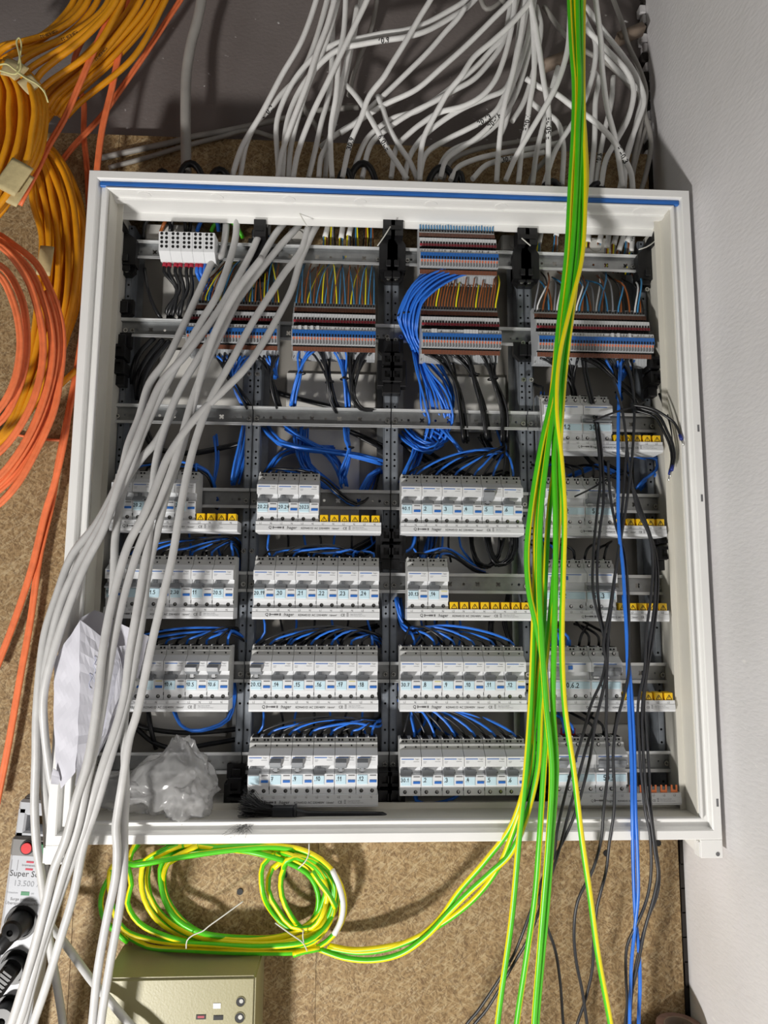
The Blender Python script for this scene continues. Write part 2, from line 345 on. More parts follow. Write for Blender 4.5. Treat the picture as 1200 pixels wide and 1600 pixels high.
COLN = ['leftmost', 'second', 'third', 'rightmost']
# ------------------------------------------------------------------ setting
def struct(name, mb, label=None):
    o = link(name, mb.mesh(name)); o['kind'] = 'structure'
    if label: o['label'] = label
    return o
FZ = -1.45; RX = 1.062
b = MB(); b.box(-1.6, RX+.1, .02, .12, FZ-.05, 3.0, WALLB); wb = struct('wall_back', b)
b = MB(); b.box(RX, RX+.1, -2.2, .02, FZ-.05, 3.0, WALLP); wr = struct('wall_right', b)
b = MB(); b.box(-3.0, RX+.1, -3.2, .12, FZ-.08, FZ, CONCRETE); struct('floor', b)
zt = 1.279
for k, (xa, xb) in enumerate([(-1.6, -.0115), (-.0105, .405), (.4057, 1.0505)]):
    b = MB(); b.box(xa, xb, 0, .0195, FZ, zt, CHIP); o = link('chipboard_sheet', b.mesh('chipboard_sheet'), wb)
    if k == 2: o['label'] = 'chipboard sheet ending short of the corner in a dark joint'
b = MB()
for i in range(67):
    z0 = FZ+i*.041; wd = .0075+rng.uniform(-.002, .002); b.box(RX-wd, RX+.001, .004, .0195, z0, z0+.043, FOAM)
o = link('filler_strip', b.mesh('filler_strip'), wb)
b = MB()                                       # broken plaster edge of the right wall, upper corner
for i in range(34):
    z0 = 1.27+i*.022; wd = .003+rng.random()*.012; b.box(RX-wd, RX, .0, .0199, z0, z0+.02, FOAM if rng.random() < .35 else WALLP, .002)
link('plaster_edge', b.mesh('plaster_edge'), wr)
for q, yy in (((848, 104, 890, 88), -.012), ((965, 62, 1004, 45), -.02)):   # batten ends fixed to the wall
    a, c = U(q[0], q[1], yy), U(q[2], q[3], yy); mb = MB(); d = c-a
    mb.tube(np.array([a, (a+c)/2, c]), .011, WOOD, prof=[(-1, -.7), (1, -.7), (1, .7), (-1, .7)]); 
    o = link('batten_end', mb.mesh('batten_end', a), None, a)
    tag(o, 'short rough wooden batten fixed across the wall above the cabinet, '+('near the corner' if q[0] > 900 else 'left of the green-yellow wires'), 'batten')
# screw heads and stains on the chipboard
for px, py, yy in ((375, 1393, 0), (1028, 1317, 0), (947, 1333, 0), (444, 1367, 0)):
    p = U(px, py, 0); mb = MB(); mb.cyl((p[0], -.0016, p[2]), .0055, .0018, HOLE, n=10); o = link('board_screw', mb.mesh('board_screw'), wb)
# ------------------------------------------------------------------ cabinet enclosure
W, H = 1.05, 1.10
cab = empty('distribution_cabinet', (W/2, 0, 0), 'large white sheet-steel distribution cabinet, open, fixed to the chipboard wall', 'cabinet')
CO = (W/2, 0, 0)
def cpart(name, mb, lab=None, parent=None):
    o = link(name, mb.mesh(name, CO), parent or cab)
    if lab: o['label'] = lab
    return o
def ring(mb, prof, m, smooth=False):
    for k in range(len(prof)-1):
        (d0, y0), (d1, y1) = prof[k], prof[k+1]
        A = [(d0, y0, d0), (W-d0, y0, d0), (W-d0, y0, H-d0), (d0, y0, H-d0)]; B = [(d1, y1, d1), (W-d1, y1, d1), (W-d1, y1, H-d1), (d1, y1, H-d1)]
        mb.add(A+B, [(i, (i+1) % 4, 4+(i+1) % 4, 4+i) for i in range(4)], m)
b = MB(); ring(b, [(0, 0), (0, -.1585), (.0015, -.16), (.0135, -.16), (.0155, -.1585), (.0165, -.150), (.0175, -.149), (.026, -.149), (.0272, -.150), (.028, -.1565), (.029, -.1575), (.0312, -.1575), (.0322, -.1565), (.0325, -.150)], PAINT); cpart('front_frame', b)
b = MB(); b.box(.0325, .0345, -.1505, -.002, .03, H-.03, BEIGE); b.box(.0345, .044, -.112, -.110, .03, H-.03, BEIGE); cpart('side_panel', b)
b = MB(); b.box(W-.0345, W-.0325, -.1505, -.002, .03, H-.03, BEIGE); b.box(W-.044, W-.0345, -.112, -.110, .03, H-.03, BEIGE); cpart('side_panel', b)
b = MB(); b.box(.034, W-.034, -.1505, -.002, .0305, .0325, BEIGE); b.box(.034, W-.034, -.100, -.096, .0325, .042, BEIGE); b.box(.034, W-.034, -.075, -.03, .0325, .037, BEIGE); cpart('bottom_panel', b)
b = MB(); b.box(.033, W-.033, -.1505, -.083, H-.0325, H-.0305, PAINT); b.box(.034, W-.034, -.132, -.120, H-.036, H-.0325, PAINT); b.box(.034, W-.034, -.0845, -.0825, H-.046, H-.0325, PAINT); cpart('top_panel', b)
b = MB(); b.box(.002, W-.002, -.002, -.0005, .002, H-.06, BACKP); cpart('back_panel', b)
b = MB(); b.box(.0175, W-.0175, -.1555, -.1495, H-.0262, H-.0172, BLUESEAL, .0012); b.box(.02, W-.02, -.1562, -.1555, H-.0225, H-.0208, BLUESEAL); cpart('door_seal', b, 'blue rubber seal strip along the top of the frame')
for k in range(8):
    x = .09+k*.125; b = MB(); b.cyl((x, -.143, H-.0335), .011, .001, PAINT, axis='z', n=16); cpart('knockout', b)
# pale ribs and panels on the back
for x0, x1, z0, z1 in ((.09, .17, .875, .985), (.33, .50, .72, .80), (.62, .75, .69, .80), (.09, .25, .70, .84), (.36, .47, .49, .69), (.62, .76, .41, .50), (.10, .24, .13, .19), (.62, .74, .035, .075), (.80, .98, .035, .15)):
    b = MB(); b.box(x0, x1, -.008, -.002, z0, z1, PANEL, .002); cpart('cover_plate', b)
# entry flange pieces at the top, where the cables come in
for x0, x1 in ((.065, .155), (.33, .365), (.735, .79), (.885, .95)):
    b = MB(); b.box(x0, x1, -.05, -.003, 1.035, 1.068, PANEL, .003); b.cyl(((x0+x1)/2, -.052, 1.05), .012, .004, PANEL, n=14); cpart('entry_flange', b)
# black cable grommets on the top face
for px, py, w_ in ((256, 268, 22), (300, 256, 44), (345, 266, 40), (540, 266, 26), (567, 256, 50), (690, 262, 54), (716, 271, 18), (860, 284, 40), (930, 288, 34)):
    p = U(px, py, -.05); ww = w_*.00115/2; zh = p[2]-1.1-.005; b = MB(); pts = [(p[0]+ww*math.cos(t), -.055+.004*math.cos(2*t), 1.1+zh*abs(math.sin(t))**.6) for t in np.linspace(0, math.pi, 13)]
    b.tube(pts, .0065, BLACK, n=7); b.box(p[0]-ww-.004, p[0]+ww+.004, -.075, -.03, 1.0985, 1.104, BLACK, .001); b.box(p[0]-ww, p[0]+ww, -.052, -.050, 1.1, 1.1+zh*.55, BLACK); cpart('entry_grommet', b)
# fixing lugs below the lower corners
for s, x0 in ((1, 1.014), (-1, .0)):
    x1 = x0+.036; b = MB(); b.box(x0, x1, -.159, -.140, -.028, 0, PAINT, .001); b.prism([(-.14, 0), (0, 0), (0, -.004), (-.14, -.026)], x0+.002, x0+.005, PAINT)
    for k in range(3): b.box(x0-.003, x0+.004, -.1585+k*.006, -.155+k*.006, -.026, -.004, PAINT)
    b.cyl((x0+.027, -.1597, -.022), .0032, .001, LINE, n=10); cpart('fixing_lug', b)
for z in (.86, .80, .845, .66, .54, .05):      # paint chips and fixing slots on the right edge
    b = MB(); b.box(W-.0075, W-.004, -.1603, -.16, z, z+.012, LINE); cpart('paint_chip', b) if z < .7 else None
# ------------------------------------------------------------------ mounting frames (one per column): uprights, rails, carriers
RZ = [1.009, .859, .699, .549, .402, .248, .0975]
RY = -.062
XB = [.026, .276, .526, .776, 1.026]
def round_hole(r): return lambda t: r
def clover(R): return lambda t: R*(.42+.58*abs(math.sin(2*t))**.8)
RAILC = {}
def rail(x0, x1, z, holes=True):
    """35 mm top-hat rail: recessed web with real holes, two lips"""
    mb = MB(); L = x1-x0; mb_cells = []
    n = max(1, round(L/.0125)); cw = L/n
    for i in range(n):
        a = x0+i*cw; cx = a+cw/2; k = i % 20
        rad = clover(.0052) if k in (4, 8, 12, 15) else round_hole(.0016 if k % 2 else .0024) if k in (1, 2, 6, 10, 17, 18) else None
        if rad: mb.holecell(a, a+cw, z-.0125, z+.0125, cx, z-.001, rad, RY+.0065, STEEL, 16)
        else: mb.add([(a, RY+.0065, z-.0125), (a+cw, RY+.0065, z-.0125), (a+cw, RY+.0065, z+.0125), (a, RY+.0065, z+.0125)], [(0, 1, 2, 3)], STEEL)
    for s in (1, -1):
        mb.box(x0, x1, RY, RY+.0065, z+s*.0125-.0006, z+s*.0125+.0006, STEEL); mb.box(x0, x1, RY-.0012, RY, z+s*.0125, z+s*.0175, STEELL)
        mb.box(x0, x1, RY-.0025, RY-.0006, z+s*.0168-.0008, z+s*.0168+.0008, STEELL)
    return mb
def screwmesh():
    mb = MB(); mb.cyl((0, -.003, 0), .0042, .003, SCREW, n=10, r2=.0046); mb.box(-.0026, .0026, -.0033, -.0029, -.0005, .0005, HOLE); mb.box(-.0005, .0005, -.0033, -.0029, -.0026, .0026, HOLE); return mb.mesh('screw')
SCM = screwmesh()
def upright(x0, x1, side):
    mb = MB(); z0, z1 = .045, 1.06; y = RY+.009; n = 92; ch = (z1-z0)/n; xc = (x0+x1)/2
    for i in range(n):
        za = z0+i*ch; k = i % 12
        if k in (1, 3, 4, 5, 7, 9): mb.holecell(x0, x1, za, za+ch, xc, za+ch/2, round_hole(.0021), y, STEELD, 8)
        else: mb.add([(x0, y, za), (x1, y, za), (x1, y, za+ch), (x0, y, za+ch)], [(0, 1, 2, 3)], STEELD)
    mb.box(x0+.0008, x1-.0008, y+.006, y+.0068, z0, z1, BLACK)  # black strip added behind the holes, stands in for the shade inside
    xs = x1 if side > 0 else x0
    mb.box(xs-.0007, xs+.0007, y, -.02, z0, z1, STEELD); mb.box(xs, xs+side*.012, -.021, -.0195, z0, z1, STEEL)
    xo = x0 if side > 0 else x1; mb.box(xo-.0006, xo+.0006, y, y+.01, z0, z1, STEELD)
    return mb
def carrier(xc, z, kind, mir=1):
    mb = MB(); y = RY+.009
    if kind == 'pair':       # block with square bosses
        for zz in (.016, -.012):
            mb.box(xc-.011, xc+.011, y-.032, y, z+zz-.012, z+zz+.012, BLACK, .0015)
            for a0, a1, c0, c1 in ((-.011, -.006, -.011, .011), (.006, .011, -.011, .011), (-.006, .006, .006, .011), (-.006, .006, -.011, -.006)): mb.box(xc+a0, xc+a1, y-.038, y-.032, z+zz+c0, z+zz+c1, BLACK)
        mb.box(xc-.013*mir-.006, xc-.013*mir+.006, y-.024, y, z-.03, z+.018, BLACK, .001); mb.box(xc-.009, xc+.009, y-.02, y, z-.042, z-.024, BLACK, .001)
    elif kind == 'foot':     # round-shouldered saddle under a rail
        mb.plate([(xc-.017, z+.016), (xc+.014, z+.016), (xc+.014, z-.01), (xc+.006, z-.018), (xc-.006, z-.018), (xc-.017, z-.006)], y-.012, y, BLACK); mb.box(xc-.007, xc+.007, y-.02, y-.012, z-.012, z+.010, BLACK, .001)
    else:                    # tall head bracket leaning outwards
        d = .022*mir*(kind == 'lean')
        mb.plate([(xc-.017, z-.045), (xc+.017, z-.045), (xc+.017, z+.004), (xc+.008+d*.5, z+.018), (xc-.014+d*.5, z+.018), (xc-.017, z+.004)], y-.022, y, BLACK)
        mb.plate([(xc-.011+d*.5, z+.015), (xc+.011+d*.5, z+.015), (xc+.011+d, z+.048), (xc-.011+d, z+.048)], y-.036, y-.004, BLACK)
        mb.box(xc-.0075+d, xc+.0075+d, y-.0375, y-.036, z+.026, z+.034, HOLE); mb.box(xc-.0045, xc+.0045, y-.027, y-.022, z-.04, z-.027, BLACK, .001)
    return mb
FR = []
CARS = {0: [('lean', .041, 1.018, -1), ('foot', .041, .975, 1), ('foot', .041, .832, 1), ('foot', .041, .895, 1), ('pair', .041, .79, 1)],
        1: [('foot', .2695, .08, 1), ('pair', .2695, .050, 1), ('foot', .2695, .832, 1)], 2: [('head', .5185, 1.022, 1), ('foot', .5185, .975, 1), ('foot', .5185, .832, 1), ('pair', .5185, .785, 1), ('pair', .5185, .468, 1), ('pair', .5185, .060, 1)],
        3: [('head', .7685, 1.012, 1), ('foot', .7685, .975, 1), ('foot', .7685, .832, 1), ('pair', .7685, .060, 1)]}
CARS2 = {0: [('head', .2825, 1.012, 1), ('foot', .2825, .975, 1)], 1: [('head', .5335, 1.022, -1), ('foot', .5335, .975, -1), ('foot', .5335, .832, -1), ('pair', .5335, .785, -1), ('pair', .5335, .468, -1), ('pair', .5335, .060, -1)],
         2: [('head', .7835, 1.012, -1), ('foot', .7835, .975, -1), ('foot', .7835, .832, -1), ('pair', .7835, .060, -1)], 3: [('lean', 1.006, 1.018, 1), ('foot', 1.004, .975, -1), ('foot', 1.006, .832, -1), ('pair', 1.008, .79, -1), ('pair', 1.010, .47, -1)]}
for c in range(4):
    x0, x1 = XB[c], XB[c+1]; org = (x0, 0, .04)
    fr = empty('mounting_grid', org, f'perforated steel mounting grid with rails, {COLN[c]} column of the cabinet', 'mounting grid', None); FR.append(fr)
    ua = (x0+.0015, x0+.0125) if c else (.036, .046); ub = (x1-.0125, x1-.0015) if c < 3 else (1.0, 1.011)
    for q, sd in ((ua, 1), (ub, -1)): link('upright', upright(*q, sd).mesh('upright', org), fr)
    for k in range(2, 7):
        ra, rb = (x0+.001 if c else .030), (x1-.001 if c < 3 else 1.016)
        r = link('din_rail', rail(ra, rb, RZ[k]).mesh('din_rail', org), fr)
        for xs in (ra+.006, rb-.006):
            s = link('screw', SCM, r, (xs-org[0], RY+.006, RZ[k]-.004-org[2]))
    for kind, xc, z, mi in CARS[c]: link('carrier_bracket', carrier(xc, z, kind, mi).mesh('carrier_bracket', (XB[max(c-1, 0)], 0, .04)), FR[max(c-1, 0)])
    if c == 3:
        for kind, xc, z, mi in CARS2[c]: link('carrier_bracket', carrier(xc, z, kind, mi).mesh('carrier_bracket', org), fr)
for c in range(3):
    for kind, xc, z, mi in CARS2[c]: link('carrier_bracket', carrier(xc, z, kind, mi).mesh('carrier_bracket', (XB[c+1], 0, .04)), FR[c+1])
    for zs in (.965, .845, .775, .455):
        for xs in (XB[c+1]-.007, XB[c+1]+.007): link('screw', SCM, FR[c], (xs-XB[c], RY-.004, zs-.04))
for zs in (.965, .755, .825): link('screw', SCM, FR[0], (.041-XB[0], RY-.004, zs-.04))
for zs in (.955, .82, .752, .455): link('screw', SCM, FR[3], (1.006-XB[3], RY-.006, zs-.04))
for z, segs in ((RZ[0], ((.030, .53), (.531, 1.016))), (RZ[1], ((.030, .53), (.531, 1.016)))):
    for i, (a, b_) in enumerate(segs):
        r = link('mounting_rail', rail(a, b_, z).mesh('mounting_rail', (a, RY, z)), None, (a, RY, z))
        tag(r, f'long perforated steel rail across two columns, {"topmost" if z > .9 else "second from top"}, {"left" if i == 0 else "right"} half', 'rail')
        for xs in (.012, .024, b_-a-.03, b_-a-.012): link('screw', SCM, r, (xs, .006, -.004))
# ------------------------------------------------------------------ breakers, busbars
DY = -.066; MW = .0175
def Y(y): return y-DY
BP = [(-.066, -.041), (-.112, -.041), (-.112, -.0265), (-.1155, -.0265), (-.1155, -.008), (-.1085, -.0065), (-.1085, .0055), (-.121, .0062), (-.121, .0218), (-.106, .0308), (-.1048, .0388), (-.098, .0388), (-.098, .0455), (-.066, .0455)]
def bodymesh(wd, name):
    mb = MB(); ms = [DEV]*9+[DEVG, DEVG, DEVG, DEVG, DEV]; mb.prism([(Y(y), z) for y, z in BP], .00035, wd-.00035, ms, DEVG)
    k = round(wd/MW)
    for i in range(k):      # terminal mouths on top and clip notch on the side
        mb.box(MW*i+.003, MW*i+.0145, Y(-.0985), Y(-.072), .0456, .0466, HOLE)
        mb.box(MW*i+.0015, MW*i+.003, Y(-.0985), Y(-.075), .0455, .0475, DEVG)
        for q in (.005, .0105): mb.box(MW*i+q, MW*i+q+.0028, Y(-.0986), Y(-.098), .0405, .0435, HOLE)
    mb.box(wd-.0009, wd, Y(-.1122), Y(-.108), -.0335, -.0285, HOLE)
    return mb.mesh(name)
def screwhole(name, r=.0031):
    mb = MB(); mb.cyl((0, -.0003, 0), r, .0006, HOLE, n=12); mb.cyl((.0004, -.0005, .0004), r*.62, .0003, SCREW, n=8); mb.box(-.0018, .002, -.0007, -.0005, -.0003, .0004, HOLE); return mb.mesh(name)
SH = screwhole('terminal_screw')
def pinhole(): 
    mb = MB(); mb.cyl((0, -.0003, 0), .0014, .0006, HOLE, n=8); return mb.mesh('test_hole')
PH = pinhole()
def smallbox(name, x0, x1, z0, z1, y0, y1, m, c=0): return MB().box(x0, x1, y0, y1, z0, z1, m, c).mesh(name)
LW = smallbox('label_window', -.0085, .0085, -.0075, .0075, -.0012, .001, LABELM, .0008)
BT = smallbox('test_button', -.0056, .0056, -.0019, .0019, -.0009, .001, BTN)
LNB = smallbox('indicator_line', -.0052, .0052, -.0007, .0007, -.0004, .001, LINE)
LNY = smallbox('indicator_line', -.0052, .0052, -.0007, .0007, -.0004, .001, LYEL)
def stripe():
    mb = MB(); mb.box(.0025, .0225, -.0003, .0005, -.0006, .0006, BTN); put(mb, 'hager', .0032, .0245, -.0009, -.0003, GINK)
    mb.box(.003, .0085, -.0003, .0002, -.0042, -.0038, GINK); mb.box(.003, .0075, -.0003, .0002, -.0062, -.0058, GINK); mb.box(.022, .031, -.0003, .0002, -.0042, -.0037, GINK); return mb.mesh('printed_stripe')
ST = stripe()
def toggle(up, wd=.0178):
    mb = MB()
    if not up:
        mb.prism([(Y(-.1085), .0055), (Y(-.1115), .0055), (Y(-.1130), -.0005), (Y(-.1085), -.0005)], wd*.32, wd*.64, TOG)
        mb.prism([(Y(-.1085), -.0002), (Y(-.1150), -.0002), (Y(-.1245), -.0072), (Y(-.1245), -.0090), (Y(-.1150), -.0085), (Y(-.1085), -.0055)], 0, wd, TOG)
        mb.prism([(Y(-.1085), -.001), (Y(-.118), -.0022), (Y(-.118), -.005), (Y(-.1085), -.0055)], wd, wd+.0022, TOG)
    else:
        mb.prism([(Y(-.1085), -.0062), (Y(-.1125), -.0055), (Y(-.1150), .0022), (Y(-.1085), .0022)], wd*.32, wd*.64, TOG)
        mb.prism([(Y(-.1085), -.001), (Y(-.1150), .0005), (Y(-.1275), .0060), (Y(-.1300), .0125), (Y(-.1210), .0165), (Y(-.1210), .0055), (Y(-.1085), .0055)], 0, wd, TOG)
        mb.box(wd*.22, wd*.3, Y(-.112), Y(-.1085), -.0035, -.0022, DEVG); mb.box(wd*.66, wd*.74, Y(-.112), Y(-.1085), -.0035, -.0022, DEVG)
    return mb.mesh('toggle')
TD, TU = toggle(False), toggle(True)
B2 = bodymesh(.035, 'breaker_body')
def writing(parent, txt, x, z, y, h):
    vs, fs = glyphs(txt, h, h*.16, lambda u, v: (x+u, y, z+v), .05); mb = MB(); mb.add(vs, fs, INK); link('ink_writing', mb.mesh('ink_writing'), parent)
ROWW = {2: 'uppermost breaker', 3: 'fourth', 4: 'fifth', 5: 'sixth', 6: 'bottom'}
ROWN = ['first', 'second', 'third', 'fourth', 'fifth', 'sixth', 'seventh']
proto = None
def breaker(x, zc, txt, up, yel, lab, grp):
    global proto
    e = empty('circuit_breaker', (x, DY, zc), lab, 'circuit breaker', grp)
    link('breaker_body', B2, e); link('toggle', TU if up else TD, e, (.0012, 0, 0))
    lw_ = link('label_window', LW, e, (.0103, Y(-.1155), -.0167))
    if txt: writing(lw_, txt, -.0075 if len(txt) < 4 else -.0085, .0012, -.0014, .0062 if len(txt) < 4 else .0055)
    link('test_button', BT, e, (.0275, Y(-.1155), -.0195)); link('indicator_line', LNY if yel else LNB, e, (.0275, Y(-.1155), -.0105))
    link('printed_stripe', ST, e, (0, Y(-.121), .0185))
    for xx in (.0088, .0262): link('terminal_screw', SH, e, (xx, Y(-.112), -.0352)); link('test_hole', PH, e, (xx+.001, Y(-.1055), .0345))
    return e
def busbar(x, zc, nmod, seq, used, lab, caps=True, y=-.122, nm='busbar', skip=()):
    e = empty('busbar', (x, DY, zc), lab, 'busbar', None); L = nmod*MW+.001
    mb = MB(); mb.prism([(Y(-.075), -.0405), (Y(-.1170), -.0405), (Y(-.1170), -.0465), (Y(-.1178), -.0469), (Y(-.1188), -.0560), (Y(-.1172), -.0570), (Y(-.1172), -.0590), (Y(-.075), -.0590)], -.0005, L, DEV)
    for i in range(nmod): mb.box(MW*i+.0085, MW*i+.0088, Y(-.1172), Y(-.116), -.0465, -.0405, DEVG)
    link('busbar_housing', mb.mesh('busbar_housing'), e)
    mb = MB()
    for i in range(nmod):
        put(mb, seq[i % len(seq)], .0042, MW*i+.0072, -.0454, Y(-.1173), LINE, 1, anchor='c')
    x0 = L*.10 if seq[1] == 'N' else L*.28; zz = -.0533; yy = Y(-.1212); fn = lambda a, c: (a, Y(-.1181-(-.0469-c)*.11), c)
    sx = 1
    for s, sz, dx in (('Q', .0068, 0), ('icon', 0, .007), (':hager', .0072, .030), ('KDN451D', .0047, .0545), ('AC 230/400V', .0047, .077), ('16mm²', .0045, .106), ('CE', .0058, .125), ('bin', 0, .1345), ('addr', 0, .141)):
        dx = dx*(1.0 if seq[1] == 'N' else .82)
        if s == 'icon':
            for (a0, a1, h0) in ((0, .0018, .0042), (.0018, .008, .0012), (.008, .015, .0026), (.0165, .019, .0036)): mb.add([fn(x0+dx+a0, zz+.0022-h0/2), fn(x0+dx+a1, zz+.0022-h0/2), fn(x0+dx+a1, zz+.0022+h0/2), fn(x0+dx+a0, zz+.0022+h0/2)], [(0, 1, 2, 3)], LINE)
        elif s == 'bin':
            for h0 in (0, .0022, .0044): mb.add([fn(x0+dx, zz+h0), fn(x0+dx+.0038, zz+h0), fn(x0+dx+.0032, zz+h0+.0009), fn(x0+dx+.0006, zz+h0+.0009)], [(0, 1, 2, 3)], LINE)
        elif s == 'addr':
            put(mb, 'Hager Electro SAS BP3', .0021, x0+dx, zz+.0030, 0, GINK, 1, fn); put(mb, '67215 Obernai Cedex France', .0021, x0+dx, zz+.0003, 0, GINK, 1, fn)
        else: put(mb, s, sz*(1 if seq[1] == 'N' else .8), x0+dx, zz, 0, INK, 1.0, fn)
    link('printed_text', mb.mesh('printed_text'), e)
    for i in range(used, nmod):
        if i in skip: continue
        if caps: c_ = link('prong_cap', CAPM, e, (MW*i+.009, 0, 0)); link('warning_triangle', TRI, c_)
        else: link('copper_prong', FORK, e, (MW*i+.009, 0, 0))
    return e
mb = MB(); mb.box(-.0068, .0068, Y(-.1165), Y(-.098), -.0405, -.0280, CAPY, .0008); CAPM = mb.mesh('prong_cap')
mb = MB(); yy = Y(-.1167)
for a, c in (((-.0048, -.0392), (.0048, -.0392)), ((.0048, -.0392), (0, -.0315)), ((0, -.0315), (-.0048, -.0392)), ((.0004, -.0336), (-.0006, -.0374))):
    dx, dz = c[0]-a[0], c[1]-a[1]; l = math.hypot(dx, dz); nx, nz = -dz/l*.0005, dx/l*.0005
    mb.add([(a[0]-nx, yy, a[1]-nz), (c[0]-nx, yy, c[1]-nz), (c[0]+nx, yy, c[1]+nz), (a[0]+nx, yy, a[1]+nz)], [(0, 1, 2, 3)], INK)
TRI = mb.mesh('warning_triangle')
mb = MB()
mb.box(-.0055, .0055, Y(-.113), Y(-.1115), -.0415, -.0362, COPPER)
for s in (-1, 1): mb.box(s*.0055, s*.0025, Y(-.113), Y(-.1115), -.0362, -.0285, COPPER)
FORK = mb.mesh('copper_prong')
SEQN = ['L1', 'N', 'L2', 'N', 'L3', 'N']
def caption(i, n, row, col, txt, yel, up):
    t = f'white two-pole circuit breaker'
    t += f' hand-marked {txt}' if txt else ' with blank label'
    return t+f', {ORD[i]} from left, {ROWN[row]} rail, {COLN[col]} column'
ZB = {2: .6913, 3: .5430, 4: .398, 5: .249, 6: .0999}
DEVS = []          # (x, zc, n poles)
def bank(row, col, x, labels, nbus, ups=(), yels=(), z=None, startseq=0):
    zc = z or ZB[row]
    for i, t in enumerate(labels):
        breaker(x+i*.035, zc, t, i in ups, i in yels, caption(i, len(labels), row, col, t, 0, 0), f'breakers on the {ROWN[row]} rail, {COLN[col]} column'); DEVS.append((row, col, x+i*.035, zc, i))
    if nbus: busbar(x, zc, nbus, SEQN, 2*len(labels), f'white comb busbar with printed text, {ROWN[row]} rail, {COLN[col]} column')
bank(3, 0, .0540, ['20.1', '20.2', '', '20.4'], 12)
bank(3, 1, .2960, ['20.23', '20.24', '2023'], 12)
bank(3, 2, .5410, ['40.1', '.2', '.3', '.4', '.5', '.6'], 12, ups=(4,))
bank(4, 0, .0520, ['10.2', '', '1.5', '2.30', '11', '20.5'], 12)
bank(4, 1, .2945, ['20.19', '.20', '.21', '.22', '.23', '.24'], 12)
bank(4, 2, .5520, ['30.13', '.14'], 12, yels=(1,))
bank(5, 0, .0490, ['', '', '', '10.4', '10.5', '10.6'], 12, ups=(4, 5), yels=(2,))
bank(5, 1, .2935, ['20.13', '.14', '.15', '.16', '.17', '.18'], 12, ups=(0,), yels=(4,))
bank(5, 2, .5405, ['30.7', '.8', '.9', '.10', '.11', '.12'], 12, yels=(1, 5))
bank(6, 1, .2945, ['', '7', '.9', '.10', '.11', '.12'], 12, ups=(1, 2, 4, 5))
bank(6, 2, .5405, ['30.1', '.2', '.3', '.4', '.5', '.6'], 0, z=.097)
# four-pole and three-pole devices of the right column
B4, B3 = bodymesh(.07, 'breaker_body'), bodymesh(.0525, 'breaker_body')
def widetoggle(wd, up):
    mb = MB()
    if up: mb.prism([(Y(-.1085), -.002), (Y(-.115), 0), (Y(-.126), .008), (Y(-.126), .0135), (Y(-.121), .0135), (Y(-.121), .0055), (Y(-.1085), .0055)], 0, wd, TOG)
    else: mb.prism([(Y(-.1085), .0015), (Y(-.1150), .0005), (Y(-.1235), -.0050), (Y(-.1235), -.0075), (Y(-.1085), -.005)], 0, wd, TOG)
    for k in range(int(wd/.0165)): mb.box(k*.0175+.003, k*.0175+.012, Y(-.1125), Y(-.1085), -.0058, -.0018, DEV, .0006)
    return mb.mesh('toggle')
WT3u, WT3d, WT1 = widetoggle(.046, True), widetoggle(.046, False), widetoggle(.016, True)
LW4, LW3 = smallbox('label_window', .001, .068, -.006, .006, -.001, .001, LABELM, .0008), smallbox('label_window', .001, .0505, -.006, .006, -.001, .001, LABELM, .0008)
def wstripe(wd):
    mb = MB(); mb.box(.003, wd-.010, -.0003, .0005, -.0006, .0006, BTN); mb.box(.004, .012, -.0003, .0002, -.0050, -.0046, GINK); return mb.mesh('printed_stripe')
WS4, WS3 = wstripe(.07), wstripe(.0525)
CAPNUT = MB().cyl((0, -.0012, 0), .0036, .0018, DEVG, n=12).mesh('terminal_ring')
def multi(row, x, t4, t3, up3):
    zc = ZB[row]; col = 3
    for wd, bm_, lwm, st, tg, txt, nm in ((.07, B4, LW4, WS4, WT1, t4, 'four-pole'), (.0525, B3, LW3, WS3, WT3u if up3 else WT3d, t3, 'three-pole')):
        e = empty('circuit_breaker', (x, DY, zc), f'white {nm} breaker'+(f' hand-marked {txt}' if txt else ' with blank label')+f', {ROWN[row]} rail, rightmost column', 'circuit breaker')
        link('breaker_body', bm_, e); link('toggle', tg, e, (.003 if wd < .06 else .006, 0, 0)); lw_ = link('label_window', lwm, e, (0, Y(-.1155), -.0160))
        if txt: writing(lw_, txt, .012 if wd < .06 else .022, .0, -.0012, .0075)
        link('printed_stripe', st, e, (0, Y(-.121), .0190))
        if wd > .06: link('test_button', smallbox('test_button', .03, .037, .010, .0165, Y(-.1222), Y(-.121), BTN), e)
        for i in range(round(wd/MW)):
            link('terminal_screw', SH, e, (MW*i+.0088, Y(-.112), -.0345)); link('terminal_screw', SH, e, (MW*i+.0088, Y(-.1055), .0352))
        x += wd
    x -= .1225
    busbar(x, zc, 12, ['L1', 'L2', 'L3'], 7, f'white comb busbar of the wide breakers, {ROWN[row]} rail, rightmost column', caps=row < 6, skip=(8,) if row == 5 else ())
    mb = MB(); mb.prism([(Y(-.075), -.0585), (Y(-.1195), -.0555), (Y(-.1165), -.041), (Y(-.112), -.02), (Y(-.104), .035), (Y(-.09), .048), (Y(-.072), .048)], x-.0035, x-.0012, CLEARP)
    mb.box(x-.004, x+.0005, Y(-.106), Y(-.1), .036, .040, SCREW); o = link('end_plate', mb.mesh('end_plate', (x, 0, 0)), None, (x, DY, zc)); tag(o, f'clear end plate left of the wide breakers, {ROWN[row]} rail', 'end plate')
multi(2, .790, '50.1.2', '30', False); multi(3, .790, '50.2', 'S.L', True); multi(4, .788, '5.2', '50.3', False); multi(5, .7915, '50.6.2', '.4', True); multi(6, .795, '5.7', '50.5', True)
